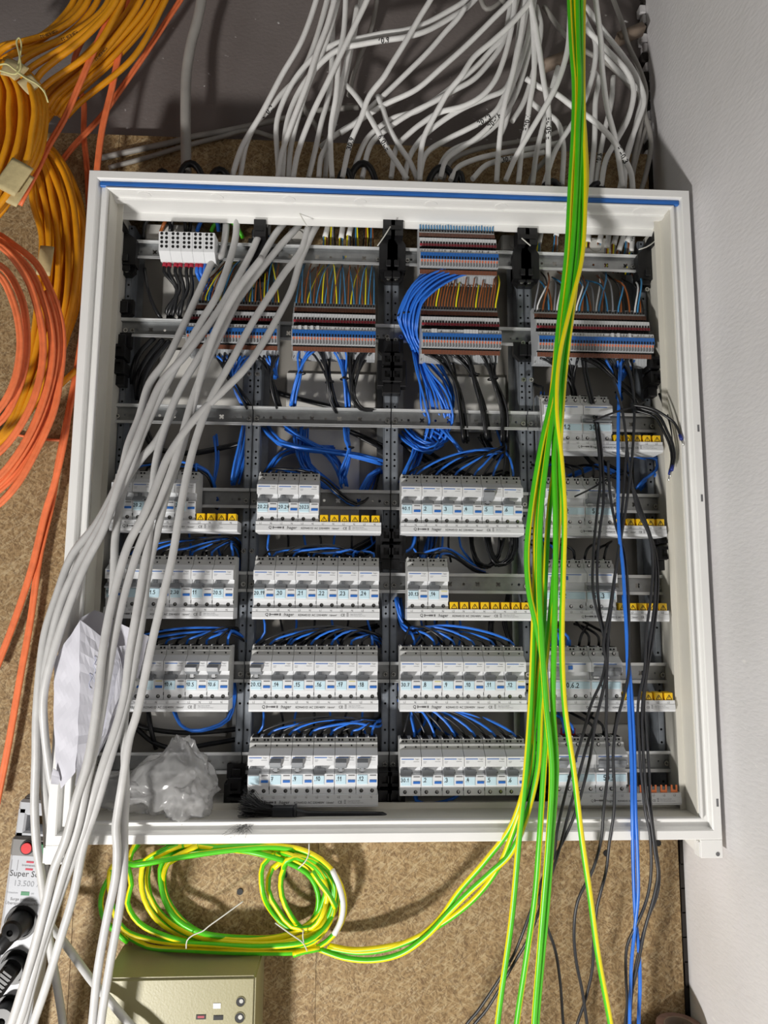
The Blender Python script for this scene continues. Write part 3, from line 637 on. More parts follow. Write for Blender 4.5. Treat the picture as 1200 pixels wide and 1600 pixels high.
# ------------------------------------------------------------------ terminal strips
def tz(py, y): return U(870, py, y)[2]-.861
TPOINTS = [(481, -.083), (488.5, -.086), (489, -.0905), (495, -.0925), (495.2, -.0905), (497.8, -.0905), (498, -.103), (503.6, -.104), (507, -.1045), (511.5, -.106), (512, -.100), (517, -.100), (517.3, -.1185), (522.6, -.1195), (523, -.1215), (533.5, -.1215), (533.8, -.119), (546.5, -.116), (546.8, -.103), (549, -.103), (549.2, -.1065), (556, -.1055), (556.2, -.087), (567, -.085)]
TM = [TGL, TG, TBR, TBR, HOLE, TG, TGL, TGL, TPK, TG, HOLE, HOLE, TGL, TG, TBL, TG, TG, TG, HOLE, TG, TBR, TG, TG]
PP = [(y-DY, tz(py, y)) for py, y in TPOINTS]; PP = PP+[(-.004, PP[-1][1]), (-.004, PP[0][1])]
mb = MB(); mb.prism(PP[::-1], .00012, .00508, (TM+[TG, TG, TG])[::-1][1:]+[TG], TG)
def dot(mb, x0, x1, p0, p1, y, m): mb.box(x0, x1, y-DY-.0003, y-DY+.002, tz(p1, y), tz(p0, y), m)
dot(mb, .0012, .0042, 482, 486, -.0862, HOLE); dot(mb, .001, .0042, 504, 507.5, -.1045, HOLE); dot(mb, .0013, .0038, 508, 511, -.1062, RED); dot(mb, .0012, .0040, 529, 533, -.1217, HOLE); dot(mb, .0014, .0036, 534.5, 537.5, -.1195, TOR); dot(mb, .0015, .0034, 538, 544, -.1187, LINE); dot(mb, .001, .0042, 547.4, 548.6, -.1045, HOLE)
TERM = mb.mesh('terminal')
mb = MB(); mb.prism([(y, z) for y, z in PP[::-1]], .00012, .0014, TG); mb.box(.0003, .0012, Y(-.09), Y(-.085), PP[-3][1]-.002, PP[-3][1], TGL); TEND = mb.mesh('end_cover')
mb = MB(); mb.box(.0002, .005, Y(-.1204), Y(-.119), tz(522.9, -.12), tz(516.9, -.12), TGL); TAG = mb.mesh('marker_tag')
MARKT = MB(); 
def strip(xl, xr, rz, lab, whites=(), shown=''):
    n = round((xr-xl-.0016)/.0052); e = empty('terminal_strip', (xl, DY, rz), lab, 'terminal block')
    link('end_cover', TEND, e, (0, 0, 0))
    for i in range(n): link('terminal', TERM, e, (.0016+i*.0052, 0, 0))
    for i in whites: link('marker_tag', TAG, e, (.0016+i*.0052, -.0006, 0))
    mb = MB()
    for i in range(n):
        if i in whites or rng.random() < .75:
            ch = str((i+1) % 10) if shown else rng.choice('1234567890'); vs, fs = glyphs(ch, .0032, .0005, lambda u, v: (.0016+i*.0052+.0014+u, Y(-.1208 if i in whites else -.1198), tz(519.9, -.12)+v)); mb.add(vs, fs, INK)
    link('printed_numbers', mb.mesh('printed_numbers'), e); return n, xl, rz
T1 = strip(.572, .7135, RZ[0], 'grey-blue terminal block row on the topmost rail, third column, under light blue loops')
T2 = strip(.165, .3225, RZ[1], 'terminal block row half hidden behind the grey cables, second rail, left')
T3 = strip(.3475, .497, RZ[1], 'terminal block row with four white tags, second rail, second column', (2, 4, 6, 8))
T4 = strip(.5755, .718, RZ[1], 'terminal block row under brown wires, second rail, third column', (3, 4, 14, 15, 16, 17, 18))
T5 = strip(.783, .992, RZ[1], 'longest terminal block row, second rail, rightmost column, behind green-yellow wires', (25, 27, 31))
# ------------------------------------------------------------------ white distribution block
ax, az = U(247, 380, -.115)[0], U(290, 381, -.115)[2]
e = empty('supply_block', (ax, DY, az), 'white five-section supply block with round holes, topmost rail, leftmost column', 'terminal block'); wd = (U(335, 380, -.115)[0]-ax)/5
mb = MB(); mb.prism([(.0, -.018), (Y(-.094), -.024), (Y(-.1105), -.012), (Y(-.115), .022), (Y(-.085), .0245), (0, .022)], .0002, wd-.0002, DEV); SBM = mb.mesh('block_section')
mb = MB()
for i in range(2):
    for j in range(4): mb.cyl((wd*(.28+.42*i), 0, .0185-.0075*j), .0026, .001, HOLE, n=10)
for q in range(len(mb.v)): x, y, z = mb.v[q]; mb.v[q] = (x, y+Y(-.1152)+(.022-z)*.132-.0004, z)
SHM = mb.mesh('clamp_holes')
for k in range(5): 
    s = link('block_section', SBM, e, (k*wd, 0, 0)); h = link('clamp_holes', SHM, s); h['kind'] = 'stuff'
SBX = [ax+k*wd for k in range(6)]; SBZ = az
# ------------------------------------------------------------------ cable nest above the cabinet
RC = .0051
NEST = [  # (path, depths, mark, label detail)
 ('500,-20 472,62 440,118 410,175 377,232 362,278', (-.09, -.07, -.05), None, 'far left of the white cables, running down steeply left'),
 ('516,-20 490,72 470,115 440,147 422,170 402,190 385,225 375,278', (-.07, -.05, -.04), ('C10.2', 418, 178, 1), 'marked C10.2, second from left among white cables'),
 ('732,-4 696,20 660,39 630,48 600,52 562,60 525,68 490,90 460,125 440,165 432,195 434,250 436,278', (-.06, -.08, -.08, -.06, -.05), None, 'long upper arc of the pair crossing the nest'),
 ('738,4 702,29 662,50 628,59 600,63 565,69 530,77 502,98 472,135 454,172 446,205 443,250 441,278', (-.055, -.09, -.09, -.065, -.055), ('10.9', 597, 61, 1), 'long lower arc hand-marked 10.9'),
 ('527,-20 512,37 495,82 480,130 457,190 440,242 434,278', (-.10, -.09, -.06), None, 'straight, crossing in front of the arc pair, left'),
 ('533,-20 510,65 490,112 472,162 455,227 450,278', (-.085, -.08, -.05), None, 'straight, just right of the left crossing cable'),
 ('582,-20 552,45 530,90 510,132 487,180 465,240 458,278', (-.12, -.1, -.07), None, 'leaning left from the upper middle, in front'),
 ('541,-20 537,50 530,88 525,150 517,200 517,242 519,278', (-.1, -.09, -.06), None, 'almost vertical, in the left bunch'),
 ('558,10 545,82 532,140 512,225 502,245 498,278', (-.08, -.07, -.05), None, 'thin-looking one right of the left bunch'),
 ('521,-20 515,140 502,192 492,237 482,278', (-.06, -.06, -.05), None, 'straight one in the middle of the left bunch'),
 ('568,-20 556,40 548,80 538,130 524,185 512,235 508,278', (-.05, -.05, -.04), None, 'behind the left bunch, steep'),
 ('592,-20 580,45 565,82 552,118 545,150', (-.02, -.015, -.01), None, 'dull one near the wall, middle'),
 ('520,118 537,130 552,145 570,170 590,205 607,235 622,257 636,280', (-.05, -.09, -.075), ('F20.9', 602, 220, 1), 'hooked, marked F 20.9, falling to the right'),
 ('590,150 598,170 608,200 625,230 640,252 652,280', (-.06, -.075, -.06), None, 'short, right of the hooked marked cable'),
 ('680,-14 654,30 632,68 612,100 600,120 577,150 565,182 547,225 535,278', (-.11, -.1, -.06), ('30.9', 547, 222, 1), 'straight, marked 30.9, falling left from the top middle'),
 ('728,10 716,28 696,50 670,80 640,110 606,143 577,170 557,190 530,207 500,230', (-.07, -.06, -.04), None, 'gently leaning, ending behind the left bunch'),
 ('804,-6 770,30 730,70 690,106 650,140 600,164 565,186 532,208', (-.09, -.08, -.05), None, 'long gently curved one crossing the middle'),
 ('835,-8 800,36 770,64 740,90 720,120 700,144 684,172 672,194 662,216 657,244 656,282', (-.12, -.12, -.07), None, 'front one bending down in the middle'),
 ('808,0 792,50 766,80 744,104 716,128 680,156 650,174 616,184 596,196 575,215 560,245 550,278', (-.07, -.07, -.05), None, 'sweeping low arc ending left of the middle'),
 ('800,-6 796,18 786,66 766,96 740,124 708,142 676,160 640,178 610,198 580,225 566,278', (-.06, -.08, -.05), None, 'second sweeping arc of the middle'),
 ('806,-10 798,50 786,96 772,128 750,152 724,166 686,176 660,192 640,208 620,230 611,278', (-.09, -.09, -.055), None, 'third sweeping arc, with a wide bend'),
 ('812,60 790,138 760,153 722,170 690,190 660,215 640,245 632,280', (-.06, -.08, -.06), None, 'fourth sweeping arc, bright in the middle'),
 ('828,-10 815,60 800,125 786,154 776,172 756,188 728,203 700,217 666,240 655,280', (-.05, -.075, -.05), ('20.13', 754, 182, 1), 'arc marked 20.13'),
 ('836,-6 822,70 800,135 782,176 766,196 744,216 720,232 697,250 688,278', (-.06, -.085, -.06), ('20-16', 768, 192, 1), 'arc marked 20-16'),
 ('822,-10 818,26 812,66 802,112 790,156 784,190 779,236 776,284', (-.1, -.1, -.07), None, 'vertical front one left of the green-yellow wires'),
 ('829,-14 834,60 834,120 828,160 822,200 816,226 810,286', (-.115, -.11, -.075), ('F20.K', 823, 190, 1), 'near vertical, marked F 20'),
 ('894,-10 891,22 887,76 871,130 848,173 822,217 804,249 790,282', (-.14, -.13, -.08), None, 'bold front one crossing left behind the green-yellow wires'),
 ('826,-14 839,54 850,130 857,173 857,217 856,290', (-.12, -.115, -.08), ('F.50.2E', 858, 205, 1), 'marked F.50.2E, left of the green-yellow wires'),
 ('929,-14 939,65 941,108 949,169 960,212 967,249 973,292', (-.13, -.12, -.08), None, 'bold front one right of the green-yellow wires'),
 ('822,123 845,137 869,147 893,165 930,191 956,217 973,243 986,271 989,298', (-.1, -.11, -.08), ('F.40.3', 972, 240, 0), 'marked F.40.3, bending down at the right'),
 ('954,-14 973,39 982,71 999,108 1009,141 1007,175 1015,205 1017,230 1008,277 1001,300', (-.03, -.035, -.045), None, 'outermost one by the right wall'),
 ('915,10 947,54 973,87 995,121 1006,156 995,195 980,238 975,294', (-.05, -.06, -.06), None, 'wide loop near the right corner'),
 ('912,42 952,82 980,113 990,139 982,184 965,217 947,249 939,292', (-.07, -.075, -.06), None, 'inner loop near the right corner'),
 ('935,78 973,119 1001,147 997,180 988,217 980,245 968,296', (-.04, -.045, -.05), None, 'loop behind the others at the right corner'),
 ('908,15 918,39 930,65 928,108 917,147 905,175 890,200 868,235 850,288', (-.05, -.06, -.055), None, 'arc swinging left behind the green-yellow wires'),
 ('850,10 882,54 915,80 950,100 985,135 1003,160 1000,200 990,250 985,298', (-.03, -.04, -.04), None, 'long arc from upper left to the right corner'),
 ('925,110 934,121 930,162 929,217 922,292', (-.04, -.05, -.055), None, 'vertical one behind, right of the green-yellow wires'),
 ('958,120 955,160 943,212 934,260 930,292', (-.035, -.045, -.05), ('10.6', 934, 250, 1), 'marked 10.6, low behind the frame'),
 ('985,170 972,200 956,230 945,260 940,292', (-.03, -.04, -.045), ('20.9', 948, 255, 1), 'marked 20.9, low by the frame'),
 ('1014,190 1004,214 991,260 985,298', (-.03, -.035, -.04), None, 'short one low in the right corner'),
 ('820,-6 813,32 804,108 800,150 790,192 780,215', (-.05, -.05, -.04), None, 'vertical one behind the middle bunch'),
 ('836,40 828,76 813,130 800,160 780,190 750,215 700,240 680,280', (-.055, -.06, -.05), None, 'arc dropping left in the shade'),
 ('885,200 850,215 810,222 770,228 730,238 705,252 692,280', (-.03, -.045, -.05), None, 'low arc lying nearly level, upper'),
 ('880,222 830,232 780,240 740,250 715,262 704,282', (-.04, -.055, -.06), None, 'low arc lying nearly level, middle'),
 ('850,238 800,247 760,258 738,280', (-.045, -.055, -.065), ('30.17', 795, 250, 1), 'low arc marked 30.17'),
 ('842,205 862,225 852,250 835,268 826,288', (-.03, -.04, -.04), None, 'small bend low beside the marked cables'),
 ('780,-6 795,12 812,40 822,62', (-.03, -.03, -.03), None, 'short diagonal at the very top'),
 ('748,-10 760,14 778,6 790,-10', (-.02, -.02, -.02), None, 'loop end at the very top'),
 ('838,10 845,40 836,100 818,160 800,190', (-.045, -.05, -.05), None, 'leaning one behind the F 20 cable'),
 ('872,105 862,140 850,190 838,240 832,288', (-.05, -.06, -.06), None, 'leaning one just left of the green-yellow wires'),
 ('820,150 842,170 870,190 880,225 878,290', (-.04, -.05, -.05), None, 'S-bent one behind the green-yellow wires'),
 ('470,155 478,175 492,195 503,215', (-.02, -.02, -.02), None, 'short one near the board, left of middle')]
for txt, d, mk, lab in NEST:
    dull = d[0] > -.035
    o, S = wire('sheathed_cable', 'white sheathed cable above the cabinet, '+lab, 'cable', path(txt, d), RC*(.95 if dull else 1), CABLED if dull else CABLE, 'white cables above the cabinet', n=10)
    if mk: mark(o, S, RC, mk[0], mk[1], mk[2], .0092, flip=bool(mk[3]))
o, S = wire('conduit', 'thick grey conduit hanging left of the white cables', 'conduit', path('320,-30 309,30 299,67 292,110 290,160 291,270', (-.06, -.05, -.05)), .0098, CABLED, n=14)
o, S = wire('flat_cable', 'dull grey cable running level behind the conduit, upper', 'cable', path('157,247 210,235 267,223 300,214 345,206 390,197 440,186 502,172 560,168', (-.008, -.008)), .0055, CABLED)
o, S = wire('flat_cable', 'dull grey cable running level behind the conduit, lower', 'cable', path('170,262 230,246 290,228 345,214 388,204 430,215', (-.008, -.008)), .0045, CABLED)
# cable ends just inside the top of the cabinet
ENDS = ((540, 322, 533, 372, '', 0), (556, 322, 545, 368, '', 0), (566, 322, 556, 352, '', 0), (580, 322, 572, 350, '', 0), (593, 324, 580, 352, '', 0), (520, 322, 508, 370, '30.5', 0), (532, 322, 520, 352, '', 0), (850, 335, 842, 380, '20.2', 1), (876, 335, 869, 368, '30.2', 1), (921, 336, 919, 378, '10.6', 1), (946, 336, 936, 380, '', 1), (971, 336, 959, 382, 'F20.2', 1), (984, 336, 967, 392, 'F50.3', 1), (996, 336, 980, 378, '', 1), (990, 350, 986, 395, 'F40.1', 1), (408, 324, 400, 372, '', 0), (422, 324, 418, 368, '', 0), (832, 332, 826, 362, '', 1), (955, 340, 948, 388, '', 1))
for px, py, qx, qy, t, c in ENDS:
    o, S = wire('cable_end', f'stripped white cable end at cabinet top'+(f', marked {t}' if t else '')+f', {ORD[sorted(q_[0] for q_ in ENDS).index(px)]} from left', 'cable', np.array([U(px, py-14, -.04), U((px+qx)/2, (py+qy)/2, -.045), U(qx, qy, -.052)]), .0052, CABLE, 'cable ends at the cabinet top, '+('right' if c else 'left'), n=10)
    if t: mark(o, S, .0052, t, (px+qx)/2, (py+qy)/2, .007, True)
    og = np.array(o.location)
    for k, m in enumerate(rng.sample([TEALW, BROWNW, YELW, BLACKW, GREYW], 3)):
        mb = MB(); a = S[-1]; dx = (k-1)*.0025; mb.tube(spline([a+(dx, 0, .003), a+(dx*1.3, .004, -.015), a+(dx*2, .02, -.035)], .008)-og, .0014, m, n=6); link('core', mb.mesh('core'), o)
# ------------------------------------------------------------------ grey bundle hanging across the left column
RG = .0062
GREYS = [('355,322 352,368 345,400 338,401 310,458 286,510 260,562 233,600 217,653 201,693 187,747 153,815 113,867 88,933 71,987 62,1053 57,1120 56,1183 54,1260 57,1317 64,1367 71,1420 80,1490 90,1545 99,1612', (-.07, -.10, -.145, -.17, -.185, -.19, -.19, -.17, -.14, -.09, -.06), 'outermost left, bulging furthest left'),
 ('371,322 368,371 355,419 338,464 318,497 282,560 251,618 222,680 200,740 160,815 122,883 98,935 80,1000 70,1060 66,1120 66,1200 71,1250 74,1300 74,1350 72,1400 62,1460', (-.07, -.12, -.155, -.185, -.195, -.20, -.19, -.16, -.12, -.09), 'second from the left edge, disappearing behind the bundle'),
 ('436,326 412,354 389,402 340,487 292,552 253,597 233,640 213,690 190,745 164,822 133,883 104,957 81,1027 68,1087 70,1150 78,1210 87,1270 87,1317 83,1367 76,1420 66,1470', (-.06, -.11, -.155, -.19, -.205, -.21, -.20, -.16, -.12, -.09), 'third from left, kinking right at the paper'),
 ('272,640 244,690 222,715 197,752 187,796 180,841 178,893 176,930', (-.165, -.17, -.175, -.17), 'short straight one hanging behind the others'),
 ('508,327 488,365 469,408 456,452 438,488 412,534 382,577 347,612 302,657 262,715 251,742 227,800 201,850 184,904 171,958 160,1023 154,1080 147,1135 137,1190 119,1249 102,1313 85,1356 72,1409 53,1483 28,1568 14,1612', (-.06, -.10, -.15, -.19, -.215, -.225, -.235, -.235, -.22, -.20, -.17), 'long one from the top right of the bundle, crossing the left frame'),
 ('456,332 430,366 403,413 380,452 350,512 322,570 300,627 285,680 269,731 247,785 219,850 199,911 182,980 170,1045 160,1105 150,1160 135,1225 122,1290 106,1341 85,1409 62,1483 36,1579 26,1612', (-.06, -.11, -.16, -.19, -.205, -.215, -.225, -.225, -.21, -.19, -.165), 'long one just right of the crossing cable'),
 ('472,344 438,384 408,421 380,457 350,500 310,560 283,605 262,655 244,720 237,790 232,840 222,904 213,958 202,1023 195,1083 183,1130 163,1189 146,1240 130,1300 119,1330 96,1392 70,1472 49,1547 33,1612', (-.06, -.11, -.155, -.18, -.195, -.205, -.21, -.215, -.2, -.185, -.16), 'long one passing in front of the paper, third from right'),
 ('410,402 372,452 336,520 316,580 300,640 280,715 262,765 246,830 232,890 224,952 213,1023 201,1083 186,1140 168,1200 150,1262 132,1315 115,1398 96,1462 70,1547 48,1612', (-.14, -.16, -.175, -.185, -.195, -.205, -.21, -.2, -.19, -.16), 'long one lying under its neighbours, ending bottom left'),
 ('494,327 482,354 471,391 445,426 419,465 397,500 380,530 367,555 333,617 315,660 297,720 280,807 269,872 256,926 238,1002 226,1060 214,1115 202,1154 193,1213 185,1262 181,1292 183,1324 181,1366 168,1430 153,1515 143,1612', (-.06, -.11, -.155, -.185, -.205, -.215, -.22, -.215, -.2, -.185, -.165), 'rightmost long one, kinked at the frame bottom'),
 ('212,1060 200,1090 194,1130 195,1177 196,1249 194,1290 193,1366 187,1419 174,1494 162,1568 156,1612', (-.2, -.195, -.19, -.19, -.18, -.165), 'straight one at the right of the bundle below the paper'),
 ('78,1440 100,1472 123,1504 145,1534 170,1562 204,1602 214,1612', (-.05, -.085, -.108, -.116), 'lone one slanting down right behind the bundle')]
for txt, d, lab in GREYS:
    P = path(txt, d)
    if d[0] > -.08 and d[1] < -.06: P = np.vstack([P[0]+(.006, .006, .035), P])
    wire('grey_cable', 'light grey cable, '+lab, 'cable', P, RG, CABLEG, 'grey cables hanging before the left column', n=12)
# ------------------------------------------------------------------ orange duplex and amber cables at the left
DUP = [(.54*math.sin(math.radians(a)), .5+.54*math.cos(math.radians(a))) for a in range(-150, 151, 50)]+[(.54*math.sin(math.radians(a)), -.5+.54*math.cos(math.radians(a))) for a in range(30, 331, 50)]
ORG = [('290,-14 262,30 225,87 187,142 160,180 140,202 112,232 80,275', (-.05, -.05, -.03), 'slanting from the top to the coil, rightmost'),
 ('206,-14 190,62 175,137 160,200 152,262 145,350 136,450 126,540 118,590 108,640 100,690 86,752 71,800 48,893 19,980 -12,1060', (-.10, -.085, -.07, -.06, -.055, -.05, -.045, -.03, -.03, -.03), 'passing behind the cabinet edge to lower left'),
 ('194,-14 160,50 140,95 120,142 100,187 75,230 60,262 30,320', (-.14, -.14, -.13), 'slanting in front of the amber cables'),
 ('148,30 142,42 125,70 115,100 119,130 130,155 131,212 136,262 140,340', (-.03, -.03, -.03), 'twisted one seen behind the amber cables'),
 ('108,640 92,720 80,790 62,867 48,967 30,1067 12,1170 -6,1260', (-.02, -.025, -.025), 'hanging along the chipboard at lower left')]
for txt, d, lab in ORG:
    wire('duplex_cable', 'orange duplex fibre cable '+lab, 'cable', path(txt, d), .0055 if 'lower' not in lab else .006, ORANGE, 'orange duplex cables at the left', prof=DUP, step=.012)
wire('thin_orange_lead', 'thin orange lead lying level on the chipboard at left', 'cable', path('-10,672 30,680 62,686 100,688', (-.006, -.006)), .0026, ORANGE)
wire('amber_stub', 'short cut amber cable end poking out by the frame', 'cable', path('40,640 62,628 85,610 104,592 119,578', (-.05, -.06, -.07)), .0052, AMBER)
oc = empty('orange_cable_coil', U(-20, 760, -.1), 'coil of orange duplex fibre cable hanging at the left edge', 'cable coil'); OG = np.array(oc.location)
def loop(pts, deps, r, m, parent, OG, nm='loop', **k):
    P = path(pts, deps); S = spline(P, .012); mb = MB(); mb.tube(S-OG, r, m, **k); return link(nm, mb.mesh(nm), parent)
for pts, d in (('-60,358 -10,363 22,383 56,411 78,452 93,494 98,533 94,588 84,642 55,708 22,763 -12,795 -70,815', -.15), ('-60,368 -10,372 20,394 48,424 68,470 80,520 81,560 72,610 50,670 20,720 -10,752 -60,780', -.165), ('-60,378 -6,381 38,428 58,480 67,530 64,580 50,630 22,680 -8,712 -60,740', -.175), ('-50,420 -4,428 20,470 31,520 30,560 20,602 -4,642 -50,670', -.20), ('-50,408 0,415 32,462 42,520 40,566 28,610 4,655 -50,690', -.185), ('88,470 93,520 90,570 82,625 58,682 28,737 -10,772 -60,800', -.145), ('70,455 84,500 88,548 80,600 60,660 34,710 -4,757 -60,790', -.158), ('-60,810 -8,792 40,735 70,672 88,612 96,560 97,520', -.135)):
    loop(pts, (d, d, d), .0056, ORANGE, oc, OG, prof=DUP)
yc = empty('amber_cable_coil', U(10, 560, -.08), 'big coil of amber cable hanging beside the cabinet, with masking tape', 'cable coil'); OG = np.array(yc.location)
for i in range(15):
    t = i/14; ox = -70*t; k = 1-.03*(i % 3)
    pts = ' '.join(f'{x+ox*wgt+rng.uniform(-3,3):.0f},{y+rng.uniform(-4,4)+ (10*t):.0f}' for x, y, wgt in ((40, 215, .3), (72, 225, .55), (100, 258, .75), (124, 310, 1), (132, 360, 1), (130, 420, 1), (121, 478, .9), (100, 545, .75), (68, 610, .5), (30, 662, .3), (-30, 705, .2), (-90, 700, 0)))
    dd = -.05-.06*((i*5) % 15)/15; loop(pts, (dd, dd-.01, dd), .0054, AMBER, yc, OG)
def tapeband(parent, OG, pts, deps, r, nm='tape_band'):
    P = path(pts, deps); S = spline(P, .006); mb = MB(); mb.tube(S-OG, r*.0+np.full(len(S), r), TAPEM, prof=[(.16*math.cos(t), math.sin(t)) for t in np.linspace(0, 2*math.pi, 14, endpoint=False)]); o = link(nm, mb.mesh(nm), parent); o['label'] = 'strip of cream masking tape'; return o
tapeband(yc, OG, '74,385 71,405 67,430', (-.125, -.125), .0125)
y2 = empty('amber_cable_hank', U(-20, 300, -.16), 'hank of amber cable tied with cream cord at upper left', 'cable coil'); OG = np.array(y2.location)
for i in range(13):
    t = i/12; ox = -76*t
    pts = ' '.join(f'{x+ox*wgt+rng.uniform(-2,2):.0f},{y+rng.uniform(-3,3)+8*t:.0f}' for x, y, wgt in ((10, 95, .3), (40, 112, .6), (60, 132, .8), (72, 165, 1), (70, 205, 1), (58, 245, .95), (36, 285, .85), (8, 325, .7), (-40, 370, .4), (-90, 390, .2)))
    dd = -.15-.05*((i*4) % 13)/13; loop(pts, (dd, dd-.015, dd), .0052, AMBER, y2, OG)
tapeband(y2, OG, '36,255 22,275 6,298', (-.215, -.215), .021); tapeband(y2, OG, '42,272 30,292 14,318', (-.205, -.205), .014); tapeband(y2, OG, '6,104 22,108 34,116', (-.215, -.215), .017)
tapeband(y2, OG, '38,122 46,132 54,140', (-.205, -.2), .014)
for pts in ('-10,108 6,112 24,116 32,108 30,85 26,64 30,59 33,66 31,90 26,112', '26,112 40,122 58,132 70,145 75,160', '-10,104 10,100 22,108 38,119 56,130 70,143'):
    mb = MB(); mb.tube(spline(path(pts, (-.235, -.235, -.225)), .005)-OG, .0014, STRING, n=6); link('cord', mb.mesh('cord'), y2)
AMB = [((140, 0), (-6, 84), -.13), ((155, 0), (-4, 96), -.12), ((118, 0), (-6, 76), -.11), ((172, 0), (25, 105), -.14), ((180, 0), (40, 118), -.15), ((186, -4), (56, 126), -.15), ((196, -4), (62, 138), -.14), ((212, 0), (76, 150), -.10), ((222, 0), (80, 158), -.11), ((236, 0), (84, 164), -.10), ((248, 0), (90, 168), -.09), ((256, 0), (98, 172), -.08), ((262, 0), (110, 172), -.085), ((204, -4), (74, 140), -.09), ((130, 0), (8, 96), -.12), ((240, -6), (78, 180), -.07)]
for i, (a, c, d) in enumerate(sorted(AMB)):
    jx, jy_ = rng.randint(-13, 13), rng.randint(-13, 13); mx, my = (a[0]*.52+c[0]*.48)+6, (a[1]*.5+c[1]*.5)+8; pts = f'{a[0]+6},{a[1]-22} {a[0]-10},{a[1]+14} {mx+jx},{my+jy_} {c[0]+8+jx*.4:.0f},{c[1]-8+jy_*.4:.0f} {c[0]-6},{c[1]+10}'
    o, S = wire('amber_cable', f'amber cable running up right from the tied hank, {ORD[i]} from left at the top edge', 'cable', path(pts, (d, d-.005, d)), .0052, AMBER, 'amber cables of the upper left bunch', n=9)
    if i in (2, 4, 8, 10): mark(o, S, .0052, '11.30-0.50-.3.2', mx, my, .0035)
# ------------------------------------------------------------------ green-yellow earth wires in front
RGY = .0044
EARTH = [('889,-16 893,76 897,130 896,200 891,290 885,400 872,520 866,600 845,700 829,800 823,867 827,927 837,973 847,1027 853,1077 854,1140 850,1200 843,1310 836,1400 822,1500 806,1612', (-.17, -.20, -.215, -.225, -.21, -.17), .3, 'swinging out leftmost below the middle, then hanging straight'),
 ('897,-16 899,76 901,130 902,200 898,290 890,400 876,520 868,600 849,700 838,800 836,900 833,1000 829,1100 822,1200 811,1310 800,1430 776,1612', (-.165, -.19, -.205, -.215, -.2, -.16), 2.2, 'reaching the bottom edge furthest left'),
 ('902,-16 904,76 906,130 903,200 900,290 893,400 879,520 871,600 856,700 845,800 842,900 846,1000 853,1100 862,1200 857,1310 850,1400 842,1500 834,1612', (-.175, -.2, -.215, -.23, -.215, -.17), 4.0, 'right one of the close pair at the bottom'),
 ('908,-16 908,76 908,130 909,200 905,290 900,400 884,520 874,600 866,700 868,800 868,900 866,1000 864,1100 869,1200 862,1310 856,1400 847,1500 838,1612', (-.17, -.195, -.21, -.22, -.205, -.165), 5.4, 'left one of the close pair at the bottom'),
 ('912,-16 911,76 911,130 912,200 914,290 909,400 893,470 873,560 869,640 877,720 882,800 880,900 878,1000 882,1100 896,1200 909,1310 922,1400 934,1490 956,1612', (-.16, -.2, -.235, -.22, -.2, -.17), 1.2, 'bending out to the right at the bottom'),
 ('893,-16 896,76 903,150 905,220 908,290 898,400 885,520 880,600 870,700 858,800 852,900 848,1000 838,1100 826,1200 800,1288 760,1343 717,1393 683,1440 647,1468 600,1480 550,1484 515,1478', (-.165, -.18, -.19, -.195, -.2, -.2, -.2, -.2, -.197, -.188, -.13, -.07, -.03), 3.1, 'curving left into the coil, topmost of three'),
 ('905,-16 903,76 899,150 897,220 895,290 888,400 872,520 864,600 853,700 843,800 846,900 838,1000 834,1100 830,1200 802,1298 777,1358 743,1402 700,1437 653,1464 607,1482 560,1488 512,1481', (-.165, -.18, -.19, -.195, -.19, -.19, -.19, -.19, -.197, -.188, -.13, -.07, -.03), .9, 'curving left into the coil, middle of three'),
 ('910,-16 906,76 909,150 914,220 916,290 905,400 890,520 881,600 875,700 874,800 866,900 856,1000 846,1100 838,1215 800,1330 767,1363 735,1392 700,1427 667,1462 627,1490 585,1500 540,1497 498,1483', (-.165, -.18, -.19, -.195, -.21, -.21, -.21, -.21, -.197, -.188, -.13, -.07, -.03), 5.9, 'curving left into the coil, lowest of three')]
for txt, d, ph, lab in EARTH:
    wire('earth_wire', 'green-yellow earth wire, '+lab, 'wire', path(txt, d), RGY, GRNW, 'green-yellow earth wires before the cabinet', m2=YELW, n=12, frac=.55, twist=rng.uniform(-2.4, 2.4), phase=ph)
ec = empty('earth_wire_coil', U(360, 1495, -.04), 'coil of green-yellow earth wire tied with clear ties below the cabinet', 'wire coil'); OG = np.array(ec.location)
LOOPS = ['200,1470 165,1440 158,1400 180,1362 245,1340 340,1326 420,1325 480,1338 520,1375 533,1420 520,1462 480,1484 400,1488 300,1484 230,1478 195,1462',
 '265,1325 228,1345 222,1390 240,1430 280,1462 340,1478 420,1483 490,1470 520,1430 519,1385 495,1350 440,1330 350,1322 285,1318',
 '285,1322 240,1340 232,1385 252,1428 300,1460 370,1472 450,1470 500,1448 512,1410 500,1372 470,1345 420,1334 340,1326',
 '300,1322 254,1345 252,1392 270,1430 310,1456 380,1464 440,1462 488,1440 496,1405 485,1372 458,1350 400,1333 330,1324',
 '310,1323 264,1348 258,1395 282,1438 322,1460 400,1468 470,1452 506,1418 506,1380 480,1352 430,1336 350,1325',
 '215,1318 200,1345 204,1382 200,1410 215,1440 262,1464 340,1480 430,1487 500,1478 534,1440 537,1400 520,1358 480,1332 420,1320 330,1318 260,1316',
 '430,1334 411,1350 409,1392 425,1428 452,1450 480,1452 500,1425 508,1385 490,1352 455,1336',
 '450,1340 426,1356 420,1388 432,1422 458,1448 488,1448 505,1420 510,1392 494,1362 470,1344',
 '448,1346 440,1370 442,1400 456,1432 478,1452 505,1446 522,1412 520,1376 500,1350 470,1340',
 '190,1345 172,1360 178,1420 196,1452 240,1470 330,1477 420,1480 492,1464 524,1422 524,1380 500,1344 440,1326 360,1328 280,1340 210,1352']
